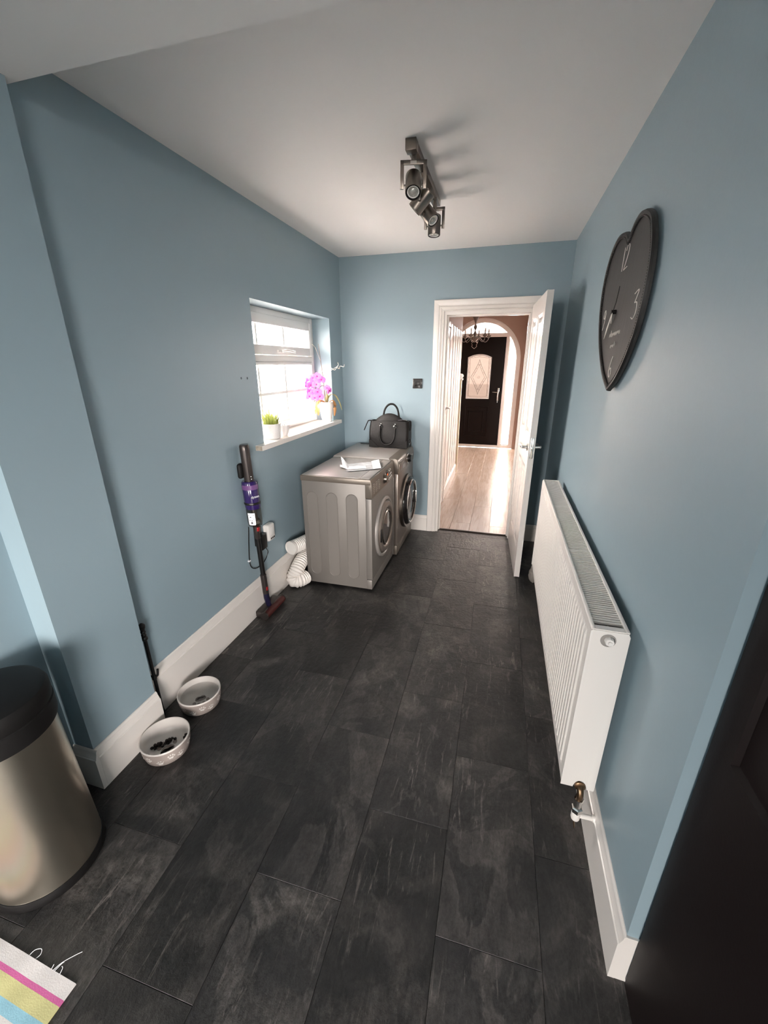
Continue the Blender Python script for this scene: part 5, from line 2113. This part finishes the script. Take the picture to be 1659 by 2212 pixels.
# frame aligned with the view across the sill: u towards -x/+y mix kept simple as world x
def leaf(pts, widths, m, name, label=None):
    b = MB()
    P_ = catmull(pts, 5)
    n = len(P_)
    rows = []
    for i, p in enumerate(P_):
        t = (P_[min(i + 1, n - 1)] - P_[max(i - 1, 0)]).normalized()
        s = t.cross(V((0, 0, 1)))
        s = s.normalized() if s.length > 0.2 else V((0.7, 0.7, 0))
        u = i / (n - 1)
        w = widths * sin(pi * (0.12 + 0.85 * u)) ** 0.7
        nn = s.cross(t)
        rows.append([p - s * w + nn * w * 0.25, p - s * w * .5, p - nn * w * 0.12, p + s * w * .5, p + s * w + nn * w * 0.25])
    b.grid(rows)
    o = b.build(name, m, oc, angle=80)
    if label:
        o['label'] = label
    return o
leaf([(0.0, 0, 0.150), (-0.035, -0.012, 0.175), (-0.070, -0.035, 0.150), (-0.082, -0.050, 0.070)], 0.024, LEAFO, 'leaf', 'drooping orange leaf')
leaf([(0.0, -0.01, 0.150), (-0.040, -0.030, 0.180), (-0.056, -0.062, 0.135), (-0.046, -0.075, 0.060)], 0.022, LEAFO, 'leaf', 'drooping orange leaf')
leaf([(0.010, 0, 0.150), (0.055, 0.01, 0.178), (0.078, 0.005, 0.120), (0.072, 0.0, 0.050)], 0.018, LEAFO, 'leaf', 'drooping orange leaf')
leaf([(0.0, 0, 0.150), (0.040, -0.005, 0.222), (0.085, -0.01, 0.225), (0.125, -0.015, 0.170), (0.150, -0.02, 0.105)], 0.014, LEAFG, 'leaf', 'arching green leaf')
leaf([(0.0, 0.005, 0.150), (0.015, -0.01, 0.20), (0.020, -0.02, 0.235)], 0.014, LEAFG, 'leaf')
b = MB()
b.tube([V((-0.004, 0, 0.150)), V((-0.018, 0.0, 0.36)), V((-0.046, 0.0, 0.636))], [0.0028, 0.0026, 0.0022], 8)
b.build('support_cane', STEM, oc)
b = MB()
b.tube(catmull([V((0.012, 0, 0.150)), V((0.022, -0.006, 0.20)), V((0.010, -0.008, 0.26)), V((-0.012, -0.006, 0.30)), V((-0.045, -0.012, 0.295)), V((-0.06, -0.02, 0.255)), V((-0.075, -0.025, 0.20)), V((-0.105, -0.03, 0.17))], 5), 0.0024, 8)
b.tube(catmull([V((-0.004, -0.004, 0.150)), V((-0.010, -0.012, 0.22)), V((-0.005, -0.012, 0.28))], 5), 0.002, 8)
b.tube(catmull([V((0.008, -0.004, 0.150)), V((0.004, -0.012, 0.20)), V((0.012, -0.012, 0.27)), V((0.03, -0.01, 0.30))], 5), 0.002, 8)
b.build('flower_stem', STEM, oc)
b = MB()
b.tube(catmull([V((-0.022, -0.002, 0.42)), V((0.02, -0.02, 0.435)), V((0.07, -0.03, 0.446)), V((0.105, -0.035, 0.430)), V((0.128, -0.04, 0.450)), V((0.150, -0.045, 0.440)), V((0.160, -0.045, 0.462)), V((0.190, -0.05, 0.455)), V((0.198, -0.05, 0.475))], 4), 0.0022, 6)
b.tube(catmull([V((0.06, -0.028, 0.42)), V((0.09, -0.032, 0.438)), V((0.140, -0.042, 0.465)), V((0.137, -0.042, 0.490))], 4), 0.0019, 6)
b.tube(catmull([V((-0.032, 0.0, 0.500)), V((-0.058, 0.0, 0.56)), V((-0.078, 0.0, 0.61)), V((-0.105, 0.0, 0.635))], 4), 0.0018, 6)
part(b.build('dead_spray', ROOT, oc), 'pale dried flower spray')


def flower(c, nrm, s, roll):
    nrm = V(nrm).normalized()
    q = nrm.to_track_quat('Z', 'Y').to_matrix()
    b = MB()
    def petal(ang, ln, wd):
        rows = []
        ca, sa = cos(ang), sin(ang)
        for i in range(6):
            t = i / 5
            w = wd * sin(pi * (0.08 + 0.88 * t)) ** 0.8
            z = 0.10 * ln * sin(t * 2.2)
            row = []
            for k in (-1, -0.5, 0, 0.5, 1):
                lx, ly = ln * t, w * k
                row.append(V(c) + q @ V((lx * ca - ly * sa, lx * sa + ly * ca, z - 0.10 * abs(k) * w)))
            rows.append(row)
        b.grid(rows, m=PETAL)
    for k in range(3):
        petal(roll + pi / 2 + k * 2 * pi / 3, s, s * 0.42)
    for sg_ in (0, pi):
        petal(roll + sg_ + (0.15 if sg_ == 0 else -0.15), s * 1.05, s * 0.66)
    b.ball(V(c) + q @ V((0.0, 0, s * 0.10)), s * 0.20, 1, 0.8, 0.9, seg=8, rings=6, m=PETALD)
    return b.build('flower', PETAL, oc, angle=80)
cent = V((-0.095, -0.02, 0.285))
rnd = random.Random(21)
for (dx, dz) in ((-0.075, 0.055), (-0.035, 0.065), (0.005, 0.075), (0.035, 0.085), (0.055, 0.060), (-0.060, 0.015), (-0.020, 0.020), (0.022, 0.025), (-0.085, -0.030), (-0.045, -0.025), (-0.005, -0.035), (0.030, -0.030), (-0.080, -0.070), (-0.040, -0.065), (0.000, -0.075), (0.035, -0.065)):
    c = cent + V((dx * 1.15 + 0.006, rnd.uniform(-0.03, 0.02) - 0.02, dz * 1.1))
    flower(c, (0.55 + rnd.uniform(-.4, .3), -0.75 + rnd.uniform(-.3, .3), 0.15 + rnd.uniform(-.3, .3)), 0.037, rnd.uniform(-.3, .3))
flower((0.038, -0.015, 0.262), (0.9, -0.3, -0.1), 0.030, 0.4)
flower((0.022, -0.02, 0.285), (0.3, -0.9, 0.2), 0.028, 0.1)

# ================================================================== CHANDELIER IN THE HALL
cd = thing('chandelier', 'dark pewter five arm candle chandelier hanging in front of the fanlight', 'chandelier', (-0.502, 7.2, 0))
b = MB()
b.lathe([(0.060, 2.280), (0.058, 2.276), (0.030, 2.23), (0.014, 2.185), (0.010, 2.17)], (0, 0, 0), 'z', 24)
b.cyl((0, 0, 2.28), (0, 0, 2.52), 0.006, 10)
b.build('ceiling_rose', CHAND, cd)
b = MB()
b.lathe([(0.008, 2.175), (0.010, 2.16), (0.026, 2.135), (0.030, 2.115), (0.018, 2.09), (0.010, 2.075), (0.012, 2.06), (0.024, 2.035), (0.026, 2.01), (0.014, 1.985), (0.050, 1.975), (0.062, 1.955), (0.050, 1.930), (0.028, 1.915), (0.016, 1.900), (0.0, 1.895)], (0, 0, 0), 'z', 24)
b.build('stem', CHAND, cd)
b = MB()
for s_ in (-1, 1):
    b.tube(catmull([V((s_ * 0.020, 0, 1.905)), V((s_ * 0.045, 0, 1.880)), V((s_ * 0.030, 0, 1.855)), V((s_ * 0.040, 0, 1.835)), V((0, 0, 1.800))], 5), 0.004, 6)
b.build('finial', CHROME, cd)
for k in range(6):
    a = R(18 + 60 * k)
    d = V((cos(a), sin(a), 0))
    b = MB()
    b.tube(catmull([d * 0.045 + V((0, 0, 1.945)), d * 0.09 + V((0, 0, 1.955)), d * 0.125 + V((0, 0, 1.920)), d * 0.175 + V((0, 0, 1.900)), d * 0.212 + V((0, 0, 1.930)), d * 0.222 + V((0, 0, 1.965))], 5), 0.0055, 8)
    arm = b.build('arm', CHAND, cd)
    b = MB()
    c = d * 0.222
    b.lathe([(0.010, 1.960), (0.030, 1.975), (0.040, 1.995), (0.036, 1.999), (0.012, 1.996), (0.012, 2.030), (0.0, 2.032)], c, 'z', 16)
    b.build('candle_cup', CHAND, arm)
    b = MB()
    b.lathe([(0.010, 2.03), (0.015, 2.05), (0.012, 2.08), (0.004, 2.10), (0.0, 2.108)], c, 'z', 12)
    b.build('candle_bulb', CERAMIC, arm)

# ================================================================== FLEECE BY THE DOOR
b = MB()
b.ball((0, 0, 0.055), 0.06, 0.62, 1.0, 0.95, seg=24, rings=16)
b.ball((0.0, -0.015, 0.115), 0.04, 0.7, 0.9, 1.0, seg=20, rings=12)
rnd = random.Random(2)
for v in b.b.verts:
    v.co += V((rnd.uniform(-1, 1), rnd.uniform(-1, 1), rnd.uniform(-1, 1))) * 0.0035
    v.co.z = max(0.0005, v.co.z)
o = b.build('door_stop', GREYF, None, (0.352, 2.965, 0), angle=80)
tag(o, 'grey fleecy doorstop on the floor between open door and radiator', 'doorstop')
